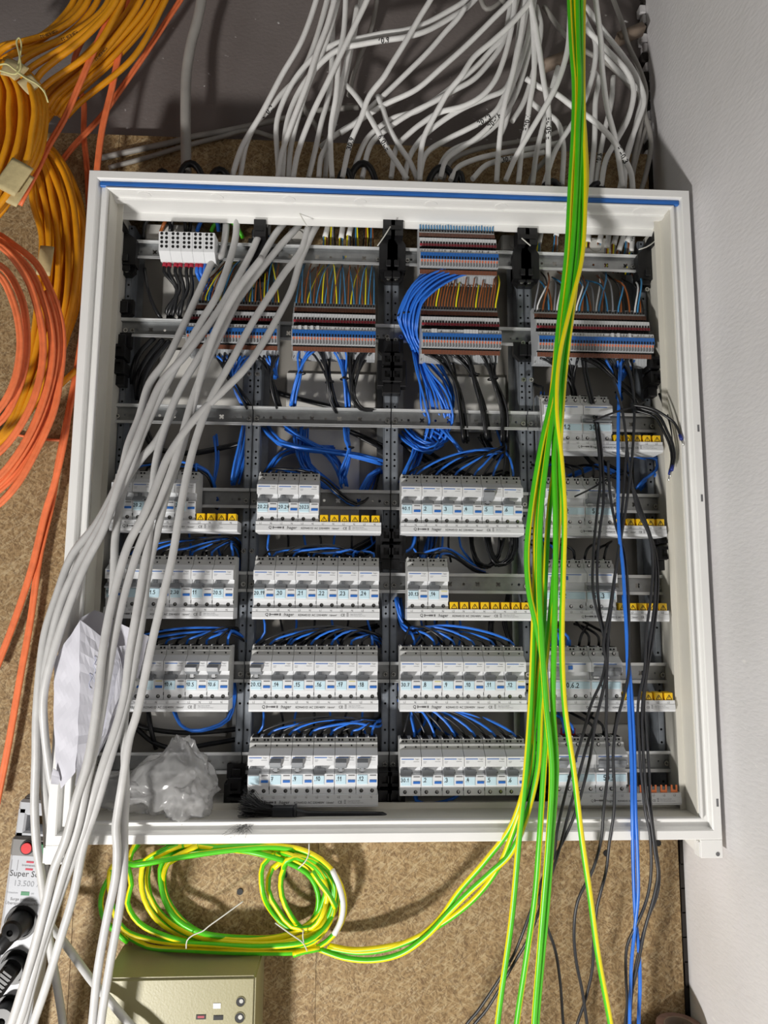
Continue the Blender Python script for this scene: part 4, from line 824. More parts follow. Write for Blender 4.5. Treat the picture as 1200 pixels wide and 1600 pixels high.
for k, t in enumerate(LOOPS):
    P = path(t+' '+t.split()[0], (0,)); pts = t.split(); pp = [tuple(map(float, q.split(','))) for q in pts+pts[:2]]
    dd = [-.012-.03*((k*3+i) % 7)/7-.0016*k for i in range(len(pp))]; S = spline([U(x+rng.uniform(-2, 2), y+rng.uniform(-1.5, 1.5), q) for (x, y), q in zip(pp, dd)], .012)
    mb = MB(); mb.tube(S-OG, RGY, GRNW, m2=YELW, n=12, frac=.5, twist=rng.uniform(-3, 3), phase=rng.uniform(1.5, 4.5)); link('loop', mb.mesh('loop'), ec)
for t, d in (('458,1492 470,1488 500,1482', -.05), ('524,1418 515,1400 500,1380 488,1362', -.06)):
    mb = MB(); mb.tube(spline(path(t, (d, d)))-OG, RGY, GRNW, m2=YELW, n=10); link('wire_end', mb.mesh('wire_end'), ec)
for t in ('291,1482 292,1470 300,1462 318,1454 325,1448 350,1430 380,1408', '430,1442 452,1458 474,1474 480,1486', '474,1452 473,1462 475,1474', '483,1318 482,1335 477,1346 466,1357'):
    mb = MB(); mb.tube(spline(path(t, (-.058, -.06, -.056)), .004)-OG, .0011, TIEW, n=6); o = link('cable_tie', mb.mesh('cable_tie'), ec); o['label'] = 'clear cable tie'
mb = MB(); mb.tube(spline(path('519,1359 530,1385 536,1415 532,1440 522,1460', (-.05, -.053, -.05)), .006)-OG, .0046, WHITEW, n=10); o = link('printed_sleeve', mb.mesh('printed_sleeve'), ec); o['label'] = 'white sleeve on the right side of the coil'
# ------------------------------------------------------------------ loose charcoal and blue wires before the right column
FRONT = [('909,559 912,578 916,600 928,650 935,700 938,750 933,800 927,867 927,927 940,980 947,1013 941,1060 924,1100 910,1150 898,1190 890,1215 870,1300 866,1330 842,1388 816,1460 800,1497 750,1575 722,1612', (-.094, -.135, -.15, -.165, -.175, -.16, -.10), .0024, CHAR, 'leftmost black, drifting to the bottom left'),
 ('914,559 917,582 922,605 934,660 941,720 943,780 936,840 933,900 938,960 949,1015 946,1060 932,1120 917,1165 906,1205 886,1280 873,1330 851,1398 826,1465 806,1500 762,1575 734,1612', (-.094, -.13, -.145, -.16, -.17, -.155, -.10), .0024, CHAR, 'second black, drifting to the bottom left'),
 ('977,561 986,588 991,630 990,680 985,740 977,800 963,883 953,950 943,1007 947,1033 948,1083 947,1133 950,1197 943,1267 940,1307 927,1357 903,1407 897,1450 900,1500 910,1550 919,1612', (-.094, -.14, -.155, -.165, -.17, -.15, -.09), .0025, CHAR, 'black one bulging left below the cabinet'),
 ('980,690 975,760 967,850 957,933 950,1000 948,1050 940,1087 930,1133 920,1193 900,1267 877,1320 850,1367 842,1400 853,1443 867,1483 875,1533 881,1612', (-.13, -.15, -.165, -.17, -.14, -.08), .0024, CHAR, 'black one passing behind the green-yellow wires at the bottom'),
 ('950,720 953,770 962,820 976,865 981,920 983,985 982,1053 973,1093 963,1133 958,1180 960,1230 959,1270 952,1317 947,1360 933,1417 928,1467 925,1517 913,1567 899,1612', (-.13, -.15, -.165, -.17, -.14, -.08), .0025, CHAR, 'black one crossing the blue pair, ending mid bottom'),
 ('958,590 972,640 985,740 997,800 1013,833 1020,873 1017,933 1010,987 1007,1047 997,1100 1000,1183 1004,1230 1009,1272 1015,1300 1017,1367 1010,1407 997,1440 980,1477 978,1527 980,1567 976,1612', (-.12, -.14, -.155, -.165, -.17, -.15, -.09), .0024, CHAR, 'right black trio, bulging left near the bottom'),
 ('975,736 990,765 1003,800 1017,840 1023,880 1023,940 1015,1000 1008,1060 1003,1120 1006,1190 1010,1240 1018,1290 1023,1330 1028,1365 1022,1400 1008,1450 998,1500 985,1560 977,1612', (-.12, -.15, -.16, -.17, -.15, -.09), .0025, CHAR, 'right black trio, middle one'),
 ('978,742 993,775 1006,815 1021,850 1028,895 1027,935 1020,1000 1011,1050 1006,1110 1011,1160 1014,1200 1016,1250 1021,1300 1030,1370 1026,1400 1014,1430 1001,1475 990,1530 984,1612', (-.115, -.145, -.155, -.165, -.145, -.09), .0024, CHAR, 'right black trio, rightmost at the frame'),
 ('970,561 968,600 966,673 966,740 966,800 968,840 973,883 977,950 980,1017 982,1083 985,1150 987,1200 988,1267 990,1367 993,1433 998,1483 1000,1533 998,1612', (-.094, -.14, -.155, -.16, -.165, -.14, -.10), .0031, BLUEW, 'left blue one, crossing to the right at the bottom'),
 ('974,930 978,970 983,1040 988,1100 991,1160 992,1200 993,1260 996,1333 997,1400 992,1450 987,1500 985,1550 984,1612', (-.15, -.16, -.165, -.15, -.10), .0029, BLUEW, 'right blue one, crossing to the left at the bottom'),
 ('996,636 1028,648 1042,673 1051,694 1054,715 1050,732', (-.13, -.15, -.16), .0025, BLACKW, 'short stub curling over the right rail, outer'),
 ('990,640 1022,651 1038,676 1047,697 1050,717 1047,738', (-.125, -.145, -.155), .0025, BLACKW, 'short stub curling over the right rail, inner'),
 ('985,632 1018,638 1040,650 1053,660 1060,672 1064,684', (-.13, -.15, -.158), .0024, BLACKW, 'short stub reaching the right side panel'),
 ('1030,615 1040,640 1048,665 1052,690 1050,720', (-.09, -.12, -.13), .0024, BLACKW, 'stub behind the curling ones'),
 ('898,776 915,768 935,757 950,748 962,742', (-.14, -.13, -.12), .0015, BLACKW, 'thin loose tail before the fourth rail'),
 ('927,658 945,650 968,642 990,636 1008,628', (-.14, -.13, -.12), .0018, BLACKW, 'thin tail before the uppermost breakers')]
for txt, d, r, m, lab in FRONT:
    o, S = wire('loose_wire', ('loose blue wire, ' if m is BLUEW else 'loose black wire, ')+lab, 'wire', path(txt, d), r, m, 'loose wires before the right column', n=8)
    if 'short stub' in lab:
        mb = MB(); g = S[-1]-np.array(o.location); t = S[-1]-S[-3]; t /= np.linalg.norm(t); mb.tube(np.array([g-t*.006, g, g+t*.004]), .0031, NAVY, n=8); mb.tube(np.array([g+t*.004, g+t*.009, g+t*.015]), .0014, SCREW, n=6); f = link('ferrule', mb.mesh('ferrule'), o); f['label'] = 'dark blue wire ferrule'
# ------------------------------------------------------------------ wires into the breakers
def fan(row, col, start, which='LN', h=.012, r=.0021, arch=.5, only=None):
    base = path(start[0], start[1]); lst = [q for q in DEVS if q[0] == row and q[1] == col]
    for (_, _, x, zc, i) in lst:
        if only and i not in only: continue
        for k, (dx, m, nm) in enumerate(((.0088, BLACKW, 'black'), (.0262, BLUEW, 'blue'))):
            if 'LN'[k] not in which: continue
            E = np.array([x+dx, -.084, zc+.0445]); jit = np.array([rng.uniform(-.004, .004), rng.uniform(-.01, .01), rng.uniform(-.007, .007)])
            B = base+jit; d = E-B[-1]; hh = h+min(.02, abs(d[0])*.06)+rng.uniform(-.004, .004)
            pts = list(B)+[B[-1]+d*.35+(0, -.012, hh*.9-max(0, d[2])*.2), B[-1]+d*.72+(0, -.012, hh*.95), E+(-d[0]*.05, -.003, .0095), E+(0, .002, -.001)]
            if abs(d[0]) < .04: pts = list(B)+[B[-1]+d*.5+(0, -.012, .008), E+(0, -.002, .009), E+(0, .002, -.001)]
            wire('breaker_wire', f'{nm} wire into the {ORD[i]} breaker from left, {ROWN[row]} rail, {COLN[col]} column', 'wire', np.array(pts), r, m, f'wires into the breakers, {ROWN[row]} rail, {COLN[col]} column', n=6, step=.012)
fan(3, 0, ('340,790 336,765 326,738 312,730', (-.02, -.03, -.06, -.07)), 'LN', .004)
fan(4, 0, ('378,890 376,862 366,845', (-.01, -.03, -.06)), 'LN', .004)
fan(5, 0, ('384,1040 384,1002 364,986', (-.015, -.03, -.06)), 'LN', .004)
fan(3, 1, ('590,740 578,772 556,786 530,770 505,748', (-.02, -.04, -.06, -.07, -.075)), 'LN', .004)
fan(4, 1, ('594,830 588,848 560,866', (-.015, -.03, -.06)), 'LN', .006)
fan(5, 1, ('600,1040 598,1004 580,992', (-.015, -.03, -.06)), 'LN', .012)
fan(6, 1, ('598,1112 594,1122 586,1128', (-.015, -.03, -.07)), 'LN', .008)
fan(3, 2, ('776,668 784,690 786,704', (-.02, -.04, -.06)), 'LN', .004)
fan(4, 2, ('760,892 742,886 716,868', (-.02, -.04, -.06)), 'LN', .008)
fan(5, 2, ('624,940 625,968 640,985', (-.03, -.04, -.06)), 'LN', .008)
fan(6, 2, ('616,1040 620,1084 640,1104', (-.03, -.04, -.06)), 'LN', .012)
# ------------------------------------------------------------------ wires at the terminal strips
def comb(T, px_top, cols, lab, grp, y0, y1, up=True, r=.0012, jx=3, every=1):
    n, xl, rz = T
    for i in range(n):
        if rng.random() > every: continue
        m, nm = cols[i % len(cols)] if not callable(cols) else cols(i)
        x = xl+.0016+i*.0052+.0026; zt_ = rz+.861-.861+tz(484, -.085)
        E = np.array([x, -.0845, zt_]); px, py = px_top(i, n); F = U(px+rng.uniform(-jx, jx), py, y0)
        mid = (E+F)/2; mid[1] = y1+rng.uniform(-.008, .008); mid[2] += rng.uniform(0, .006); mid[0] = E[0]*.6+F[0]*.4
        wire('terminal_wire', f'{nm} wire into terminal {ORD[i]} from left, {lab}', 'wire', np.array([F, mid, E+(0, -.002, .008), E+(0, 0, -.002)]), r, m, grp, n=6, step=.012)
tbm = [(TEALW, 'blue'), (BROWNW, 'brown'), (TEALW, 'blue'), (BROWNW, 'brown'), (YELW, 'yellow')]
comb(T3, lambda i, n: (478+i*108/n+12*math.sin(i*2.1), 412+6*math.sin(i*1.7)), tbm, 'second column strip', 'wires above the second column terminals', -.035, -.075)
comb(T2, lambda i, n: (352+i*84/n+10*math.sin(i*2.1), 404+6*math.sin(i*1.7)), tbm, 'leftmost column strip', 'wires above the left terminals', -.035, -.075, every=.9)
comb(T4, lambda i, n: (672+i*110/n, 430+3*math.sin(i*1.7)), [(BROWNW, 'brown')]*5+[(YELW, 'yellow'), (BROWNW, 'brown')], 'third column strip, second rail', 'brown wires above the third column terminals', -.05, -.088, r=.0014, jx=2)
comb(T1, lambda i, n: (654+i*122/n-3+4*math.sin(i), 360-3*math.sin(i*1.3)), [(TEALW, 'blue')], 'topmost strip, third column', 'blue wires looping over the topmost terminals', -.03, -.066, r=.0013)
comb(T5, lambda i, n: (838+i*150/n+20*math.sin(i*.9), 432+8*math.sin(i*1.3)), [(GREYW, 'grey'), (WHITEW, 'white'), (TEALW, 'blue'), (BROWNW, 'brown'), (BLACKW, 'black'), (TEALW, 'blue'), (BROWNW, 'brown')], 'rightmost column strip', 'wires above the right terminals', -.03, -.08, r=.0016, every=.85)
# ------------------------------------------------------------------ wire bundles behind the rails
BN = [0]
def bundle(pts, deps, n, m, lab, grp, spread=5, r=.0021, ks=None, fan_=None, jy=.012):
    base = [tuple(map(float, q.split(','))) for q in pts.split()]
    L = np.linspace(0, 1, len(base)); ys = np.interp(L, np.linspace(0, 1, len(deps)), deps)
    for k in range(n):
        a = rng.uniform(0, 6.28); rad = math.sqrt(rng.random()); P = []
        for j, (x, y) in enumerate(base):
            kk = ks[j] if ks else 1; ph = a+.5*math.sin(j*1.7+k)
            ox = spread*kk*rad*math.cos(ph); oy = spread*kk*rad*math.sin(ph)*.6
            if fan_ and j in fan_: ox += ((k+.5)/n-.5)*fan_[j]; ox += 0
            P.append(U(x+ox, y+oy, min(-.006, ys[j]+jy*rad*math.sin(ph*1.3))))
        nm_ = f', {ORD[k]} strand from left' if fan_ and 0 in fan_ and n > 1 else ''
        wire({'blue': 'blue_wire', 'blac': 'black_wire', 'brow': 'brown_wire'}[m.name[:4]], lab+nm_, 'wire', np.array(P), r, m, grp, n=6, step=.014)
def tie(px, py, y, rad, lab):
    c = U(px, py, y); mb = MB(); mb.tube(np.array([(rad*math.cos(t), rad*.8*math.sin(t), rad*.15*math.cos(t)) for t in np.linspace(0, 2*math.pi, 17)]), .0014, BLACK, n=6); mb.box(-.002, .002, -rad*.8-.004, -rad*.8, -.002, .002, BLACK)
    o = link('cable_tie', mb.mesh('cable_tie'), None, c); tag(o, lab, 'cable tie')
G = 'wire bundles inside the cabinet'
OUT = [(735, 424), (693, 418), (665, 426), (643, 447), (628, 473), (622, 497), (630, 520), (643, 548)]; INN = [(772, 428), (732, 429), (700, 440), (673, 458), (659, 475), (651, 506), (652, 528), (664, 550)]
for k in range(15):
    t = k/14; P = [U(a[0]*(1-t)+c[0]*t+rng.uniform(-1.5, 1.5), a[1]*(1-t)+c[1]*t+rng.uniform(-1.5, 1.5), dy-.012*(k % 3)/2) for a, c, dy in zip(OUT, INN, (-.07, -.088, -.096, -.098, -.094, -.085, -.065, -.055))]
    wire('blue_wire', f'blue wire of the thick arc under the topmost terminals, {ORD[k]} from outside', 'wire', np.array(P), .0021, BLUEW, 'blue arc under the topmost terminals', n=7, step=.01)
tie(634, 492, -.088, .014, 'black cable tie around the thick blue arc')
bundle('652,548 664,582 678,612 686,640 690,660 680,690', (-.055, -.07, -.065, -.05, -.04), 12, BLUEW, 'blue wire dropping behind the third rail, third column', 'blue wires behind the third rail, third column', 6, fan_={0: 14, 1: 26, 2: 44, 3: 56, 4: 50, 5: 40})
bundle('670,560 690,585 702,605 706,635 690,660', (-.07, -.065, -.05), 6, BLUEW, 'blue wire arching under third column terminals', 'blue wires under the third column terminals', 5, fan_={0: 34, 1: 20, 2: 16})
BK = 'black wire from the {} terminals, {} tied bundle'
def tfan(x0, x1, py, tiept, down, n, m, lab, grp, y=(-.092, -.085, -.055)):
    bundle(f'{(x0+x1)/2},{py} {(x0+x1)/2*.55+tiept[0]*.45},{py+10} {tiept[0]},{tiept[1]} '+down, y, n, m, lab, grp, 4, ks=[.2, .8, .8]+[1.4]*len(down.split()), fan_={0: x1-x0, 1: (x1-x0)*.6})
tfan(662, 700, 553, (712, 596), '722,640 728,690', 10, BLACKW, BK.format('third column', 'left'), 'black bundle left, third column'); tfan(700, 735, 553, (741, 590), '756,640 764,690', 10, BLACKW, BK.format('third column', 'middle'), 'black bundle middle, third column'); tfan(735, 776, 553, (772, 596), '787,640 788,690', 9, BLACKW, BK.format('third column', 'right'), 'black bundle right, third column')
tie(741, 586, -.085, .009, 'black cable tie on the middle black bundle, third column'); tie(770, 592, -.085, .009, 'black cable tie on the right black bundle, third column')
bundle('752,680 764,700 776,715 788,705', (-.04, -.04, -.05), 10, BLACKW, 'black wire gathered below the third rail, third column', 'black wires below the third rail', 8)
tfan(466, 495, 548, (468, 584), '460,615 458,634', 7, BLUEW, 'blue wire of second column terminals, left tied hank', 'blue hank, second column left'); tfan(478, 515, 546, (514, 594), '520,625 530,645', 9, BLACKW, 'black wire of second column terminals, left bundle', 'black bundle, second column left')
tfan(520, 546, 550, (538, 592), '541,620 542,640', 6, BLUEW, 'blue wire of second column terminals, right bundle', 'blue bundle, second column right'); tfan(530, 572, 546, (549, 600), '553,625 566,640 598,640', 9, BLACKW, 'black wire of second column terminals, right bundle', 'black bundle, second column right'); tfan(562, 586, 548, (562, 580), '555,610 558,635', 4, BLACKW, 'black wire at the right end, second column terminals', 'black wires at the strip end, second column')
tie(470, 584, -.087, .008, 'black cable tie on the left blue hank, second column'); tie(538, 592, -.087, .007, 'black cable tie on the right blue bundle, second column'); tie(515, 597, -.087, .007, 'black cable tie on the left black bundle, second column')
tfan(396, 438, 555, (424, 592), '430,620 436,640', 9, BLACKW, 'black wire under the left terminals', 'black bundle under the left terminals'); tfan(410, 438, 556, (430, 580), '430,590', 4, BLUEW, 'blue wire under the left terminals', 'blue wires under the left terminals'); tfan(335, 395, 556, (366, 600), '384,640', 8, BLUEW, 'blue wire hanging under the left terminals behind grey cables', 'blue wires behind the grey cables'); tfan(330, 380, 552, (350, 580), '372,610 392,640', 6, BLACKW, 'black wire under the left terminals behind grey cables', 'black wires behind the grey cables')
tfan(842, 905, 560, (893, 600), '900,640', 12, BLACKW, 'black wire fanning from the left of the right terminals', 'black wires, right terminals left'); tfan(905, 985, 560, (966, 595), '992,620 1006,640', 13, BLACKW, 'black wire fanning from the middle of the right terminals', 'black wires, right terminals middle'); tfan(925, 1005, 563, (968, 600), '968,625', 9, BLUEW, 'blue wire under the right terminals into a tied bundle', 'blue bundle, right terminals'); tfan(960, 990, 562, (990, 610), '994,640', 4, BLACKW, 'thick black wire under the right end of the terminals', 'black wires, right terminals end')
tie(968, 612, -.075, .008, 'black cable tie on the blue bundle under the right terminals')
# rail 3 to rail 4
bundle('384,665 380,700 374,725 366,755', (-.04, -.045, -.04), 9, BLUEW, 'blue wire of the bundle behind the grey cables, above the left breakers', 'blue bundle, left column', 9); bundle('336,680 338,720 330,770', (-.03, -.035), 3, BLUEW, 'blue wire pair behind the grey cables, left column', 'blue pair, left column', 5); bundle('225,665 245,700 300,708 345,700 390,690', (-.02, -.025), 3, BLACKW, 'thick black cable crossing the left column back', 'black cables across the back', 5, .004)
bundle('416,668 436,690 470,700 520,705 560,712 596,722', (-.03, -.05, -.05, -.04), 8, BLUEW, 'blue wire sweeping right below the third rail, second column', 'blue sweep, second column', 7); bundle('470,670 470,700 478,730 500,750 520,765', (-.03, -.03, -.03), 9, BLUEW, 'blue wire of the tangle above the second column breakers', 'blue tangle, second column', 12); bundle('450,668 480,690 515,710 532,735 538,760', (-.03, -.035, -.03), 7, BLUEW, 'blue wire of the slanting tangle, second column', 'blue slanting tangle, second column', 9); bundle('540,668 542,690 546,702 540,725 532,745', (-.05, -.055, -.04), 7, BLUEW, 'blue wire of the tied vertical bundle, second column', 'blue vertical bundle, second column', 6, ks=[1, .8, .5, 1, 1.4]); bundle('416,740 440,710 480,700 520,700', (-.02, -.03), 4, BLUEW, 'blue wire rising at the left of the second column', 'blue rise, second column', 6); bundle('596,735 580,745 566,770 550,785', (-.03, -.035), 7, BLUEW, 'blue wire arriving from the right, second column', 'blue arrivals, second column', 7)
tie(546, 700, -.055, .008, 'black cable tie on the vertical blue bundle, second column'); bundle('545,675 570,685 600,700', (-.03, -.03), 4, BLACKW, 'black wire slanting behind the second column', 'black slants, second column', 6); bundle('400,600 440,615 500,632 600,652', (-.012, -.012), 2, BLACKW, 'thick black cable lying on the back, second column', 'black back cables, second column', 4, .0045)
bundle('632,672 650,690 672,700 690,690 676,676', (-.03, -.05, -.055, -.04), 11, BLUEW, 'blue wire of the loose tangle, third column', 'blue tangle, third column', 15); bundle('690,668 712,690 722,705 727,716', (-.05, -.06, -.05), 4, BLUEW, 'blue wire bowing right, third column', 'blue bows, third column', 6); bundle('655,690 650,715 640,735 632,755', (-.03, -.035, -.03), 9, BLUEW, 'blue wire running down left, third column', 'blue drop, third column', 10); bundle('660,760 690,735 720,722 770,708 786,700', (-.05, -.06, -.06), 5, BLACKW, 'black wire rising to the gathering point, third column', 'black rises, third column', 5); bundle('640,690 680,720 740,750 790,740', (-.015, -.02), 7, BLACKW, 'black wire in the dark behind the third column', 'black wires in the dark, third column', 16)
bundle('905,690 930,720 950,735 975,745', (-.03, -.04), 7, BLACKW, 'black wire crossing above the fourth rail, right column', 'black crossings, right column', 14); bundle('985,712 1010,716 1030,718 1028,735 1010,750 998,765', (-.05, -.06, -.055, -.045), 7, BLUEW, 'blue wire looping at the right upright', 'blue loop, right column', 5); bundle('888,745 910,735 930,728 960,738', (-.04, -.05), 8, BLUEW, 'blue wire lying over the fourth rail breakers, right column', 'blue wires, right column', 7); bundle('985,690 984,720 986,750', (-.02, -.03), 4, BLUEW, 'blue wire hanging at the back, right column', 'blue hangers, right column', 4)
# rail 4 to 5 to 6 to 7
for (a, b_, y0, y1, lab) in ((410, 590, 836, 874, 'second column, below the fourth rail'), (640, 720, 836, 872, 'third column, below the fourth rail'), (398, 585, 970, 1005, 'second column, below the fifth rail'), (650, 720, 972, 1005, 'third column, below the fifth rail'), (400, 580, 1115, 1150, 'second column, below the sixth rail'), (640, 700, 1112, 1142, 'third column, below the sixth rail'), (170, 360, 832, 870, 'leftmost column, below the fourth rail')):
    for j in range(7):
        x = a+(b_-a)*(j+.5)/7; blue = j % 2 == 0
        bundle(f'{x},{y0-8} {x+rng.uniform(-6, 6)},{(y0+y1)/2} {x+rng.uniform(-25, 25)},{y1+8}', (-.045, -.04, -.02), 1, BLUEW if blue else BLACKW, f'{"blue" if blue else "black"} wire dropping behind the busbar, {ORD[j]} from left, {lab}', f'drops, {lab}', 3, .0022)
bundle('730,832 736,860 745,880 760,885 775,868 780,840', (-.03, -.04, -.04), 6, BLACKW, 'black wire of the left hanging loop, third column', 'black hanging loops, third column', 6, ks=[1.5, 1, 1, 1, 1, 1.5]); bundle('760,832 764,860 778,882 796,872 802,845 800,832', (-.035, -.045, -.04), 8, BLACKW, 'black wire of the right hanging loop, third column', 'black right hanging loops, third column', 6, ks=[1, 1, 1, 1.2, 1.3, 1.3]); bundle('676,836 668,870 664,895', (-.02, -.025), 9, BLUEW, 'blue wire of the bundle behind the fifth rail, third column', 'blue bundle behind the fifth rail', 9); bundle('648,835 646,848 638,860 628,864', (-.06, -.065), 2, BLUEW, 'short blue wire bending left by the upright, third column', 'short blue pair, third column', 2, .003)
bundle('622,935 626,960 632,978 642,988', (-.05, -.055), 8, BLUEW, 'blue wire bending round the left of the third column, fifth rail', 'blue bend, third column', 5); bundle('768,960 766,990 770,1010', (-.03, -.03), 6, BLACKW, 'black wire hanging at the back, third column', 'black hangers, third column', 7); bundle('795,930 790,975 800,1005', (-.03, -.03), 3, BLACKW, 'black wire before the back plate, third column', 'black hangers right, third column', 4)
bundle('420,882 470,868 520,872 575,848 590,838', (-.02, -.025), 8, BLACKW, 'black wire of the dark arc, second column, fifth rail', 'dark arc, second column', 9); bundle('430,1010 480,995 540,990 590,980', (-.02, -.025), 8, BLACKW, 'black wire of the dark arc, second column, sixth rail', 'dark arc low, second column', 9)
bundle('272,1112 280,1132 300,1142 330,1138 356,1124 366,1085 364,1060', (-.05, -.06, -.055, -.045), 5, BLUEW, 'blue wire of the loop hanging below the left breakers', 'blue loop below the left breakers', 4); bundle('650,1240 652,1252 680,1256 708,1248 720,1240', (-.06, -.07, -.06), 2, BLUEW, 'blue wire loop below the bottom breakers, third column', 'blue loop below the bottom breakers', 2, .0028)
for t, lab in (('195,1125 215,1140 240,1160 275,1170 330,1162 400,1150', 'rising to the right'), ('200,1128 240,1140 290,1145 345,1142 395,1136', 'nearly level'), ('232,1112 236,1140 244,1170', 'hanging upright')): wire('black_cable', 'thick black cable on the back panel above the bag, '+lab, 'cable', path(t, (-.02, -.03, -.02)), .0042, BLACKW)
# supply block wires
for k in range(6):
    x = SBX[0]+(SBX[1]-SBX[0])*(k//2)+(.28+.42*(k % 2))*(SBX[1]-SBX[0]); q = [272, 279, 268, 290, 285, 300][k]
    a = np.array([x, -.085, SBZ-.020]); pts = [a, a+(0, -.004, -.02), U(274+k*5+rng.uniform(-4, 4), 452, -.075), U(q-8, 488, -.06), U(262+k*6, 500, -.045)]
    o, S = wire('supply_wire', f'thick black wire under the supply block, {ORD[k]} from left', 'wire', np.array(pts), .0033, BLACKW, 'black wires under the supply block', n=8)
    mb = MB(); g = S[0]-np.array(o.location); mb.tube(np.array([g+(0, 0, .003), g+(0, -.002, -.004), g+(0, -.003, -.011)]), .0042, RED, n=8); f = link('ferrule', mb.mesh('ferrule'), o); f['label'] = 'dark red wire ferrule'
for k in range(3):
    x = SBX[3]+(.22+.36*k)*(SBX[1]-SBX[0]); a = np.array([x, -.085, SBZ-.020])
    o, S = wire('supply_wire', f'thick blue wire under the supply block, {ORD[k]} from left', 'wire', np.array([a, a+(0, -.004, -.02), U(314+k*7, 440, -.07), U(326+k*6, 470, -.05)]), .0033, BLUEW, 'blue wires under the supply block', n=8)
    if k < 2: mb = MB(); g = S[0]-np.array(o.location); mb.tube(np.array([g+(0, 0, .003), g+(0, -.002, -.004), g+(0, -.003, -.011)]), .0042, RED, n=8); f = link('ferrule', mb.mesh('ferrule'), o); f['label'] = 'dark red wire ferrule'
for t, m, r, lab in (('224,375 226,352 240,334 258,332 266,350 266,362', BLACKW, .0035, 'black wire arching left above the supply block'), ('268,362 270,342 280,333 288,342 290,362', BLACKW, .0034, 'small black wire loop above the supply block'), ('296,362 300,338 318,316 338,318 348,340 346,362', BLACKW, .0038, 'large black wire arch at the frame top, left column'), ('308,362 314,346 326,339 338,344 342,362', BLUEW, .0038, 'blue wire arch above the supply block'), ('330,362 338,346 352,343 368,352 380,372', GRNW, .0038, 'green-yellow wire arch right of the supply block'), ('226,420 232,455 242,482 252,498', BLACKW, .0034, 'long black wire left of those under the supply block'), ('250,365 256,350 264,335', BROWNW, .0032, 'short brown wire behind the supply block')):
    wire('supply_wire', lab, 'wire', path(t, (-.055, -.075, -.06)), r, m, None, n=8)
for t, lab in (('238,530 215,555 206,580 206,600', 'leftmost'), ('252,532 226,565 212,595 214,625', 'second'), ('262,534 234,570 218,610 222,640', 'third'), ('350,545 372,560 380,575', 'right, behind the grey cables')): 
    for k in range(2): wire('supply_cable', f'thick black cable bending down below the second rail, {lab}, {"front" if k else "back"}', 'cable', path(t, (-.04-.015*k, -.05, -.03))+np.array([k*.004, 0, k*.003]), .0042, BLACKW, n=8)
# heavier wires into the wide breakers, right column
for row in range(2, 7):
    zc = ZB[row]; x0 = [0, 0, .790, .790, .788, .7915, .795][row]
    for i in range(7):
        m = (BLUEW if i in (1, 2) else BLACKW); x = x0+MW*i+.0088; sd = rng.uniform(-.03, .04)
        if row == 2 and i > 0: continue
        E = np.array([x, -.083, zc+.046]); pts = [np.array([x+sd*1.5, -.02, zc+.088+rng.uniform(-.01, .01)]), np.array([x+sd, -.05, zc+.078]), E+(sd*.1, -.004, .016), E+(0, .001, -.001)]
        o, S = wire('device_wire', f'{"blue" if m is BLUEW else "black"} wire into pole {ORD[i]} of the wide breakers, {ROWN[row]} rail, rightmost column', 'wire', np.array(pts), .0024, m, f'wires into the wide breakers, {ROWN[row]} rail', n=7)
        if i < 3: mb = MB(); g = S[-1]-np.array(o.location); mb.tube(np.array([g, g+(0, 0, .005), g+(0, -.001, .012)]), .0042, (RED if row == 6 else BLUEW), n=8); f = link('ferrule', mb.mesh('ferrule'), o)
# ------------------------------------------------------------------ power strip, plugs, ivory box, tape roll
o0 = U(33, 1441, -.05); TA = .069
ps = empty('power_strip', (o0[0], 0, o0[2]), 'silver-white surge-protected power strip hanging at the lower left', 'power strip'); ps.rotation_euler = (0, TA, 0)
mb = MB(); mb.box(-.034, .034, -.050, -.003, -.50, .1285, SILV, .006); link('strip_body', mb.mesh('strip_body'), ps)
mb = MB(); mb.box(-.0335, .0335, -.0515, -.004, .100, .1325, STRIPG, .004); link('switch_panel', mb.mesh('switch_panel'), ps)
mb = MB()
for a in ((-.0315, -.0165), (.0165, .0315)): mb.box(a[0], a[1], -.046, -.004, .128, .178, SILV, .003)
mb.box(-.0315, .0315, -.046, -.004, .165, .190, SILV, .004); mb.box(-.0315, .0315, -.046, -.004, .126, .140, SILV, .003); mb.box(-.027, .027, -.04, -.004, .186, .196, STRIPG, .004); link('hanging_handle', mb.mesh('hanging_handle'), ps)
mb = MB(); mb.cyl((-.0055, -.0535, .1165), .0112, .003, HOLE, n=20); mb.cyl((-.0055, -.0560, .1165), .0085, .003, REDB, n=18, r2=.0088); link('red_reset_button', mb.mesh('red_reset_button'), ps)
mb = MB(); mb.box(.0105, .0285, -.0535, -.051, .106, .1265, HOLE, .001); mb.box(.0125, .0265, -.0555, -.053, .108, .1245, GREENB, .001); link('green_switch', mb.mesh('green_switch'), ps)
mb = MB(); YF = -.0503
def pt(s, w_, z, m, x=0):
    v, f = text(s, 1); k = w_/max(a for a, b in v); mb.add([(x-w_/2+a*k, YF, z+b*k) for a, b in v], f, m)
pt('Super Solid', .060, .0705, INK, .001); pt('13.500 A', .046, .0555, GINK, .002); pt('Surge protection', .043, .033, LINE, -.001); pt('Überspannungsschutz', .058, .0265, LINE, -.001); pt('Protection', .018, .0435, GINK, -.021); pt('on', .005, .0435, GINK, .012); pt('brennenstuhl', .026, .0868, LINE, .002)
for x in (-.028, -.018, .021, .029): mb.box(x-.0003, x+.0003, YF, YF+.0005, .079, .096, LINE)
mb.box(-.0045, .0075, YF-.0001, YF+.0005, .0922, .0950, REDL); mb.box(-.0045, .0075, YF-.0001, YF+.0005, .0808, .0836, REDL); mb.box(-.0065, .007, YF-.0002, YF+.0005, .0415, .0472, GREENB)
link('printed_label', mb.mesh('printed_label'), ps)
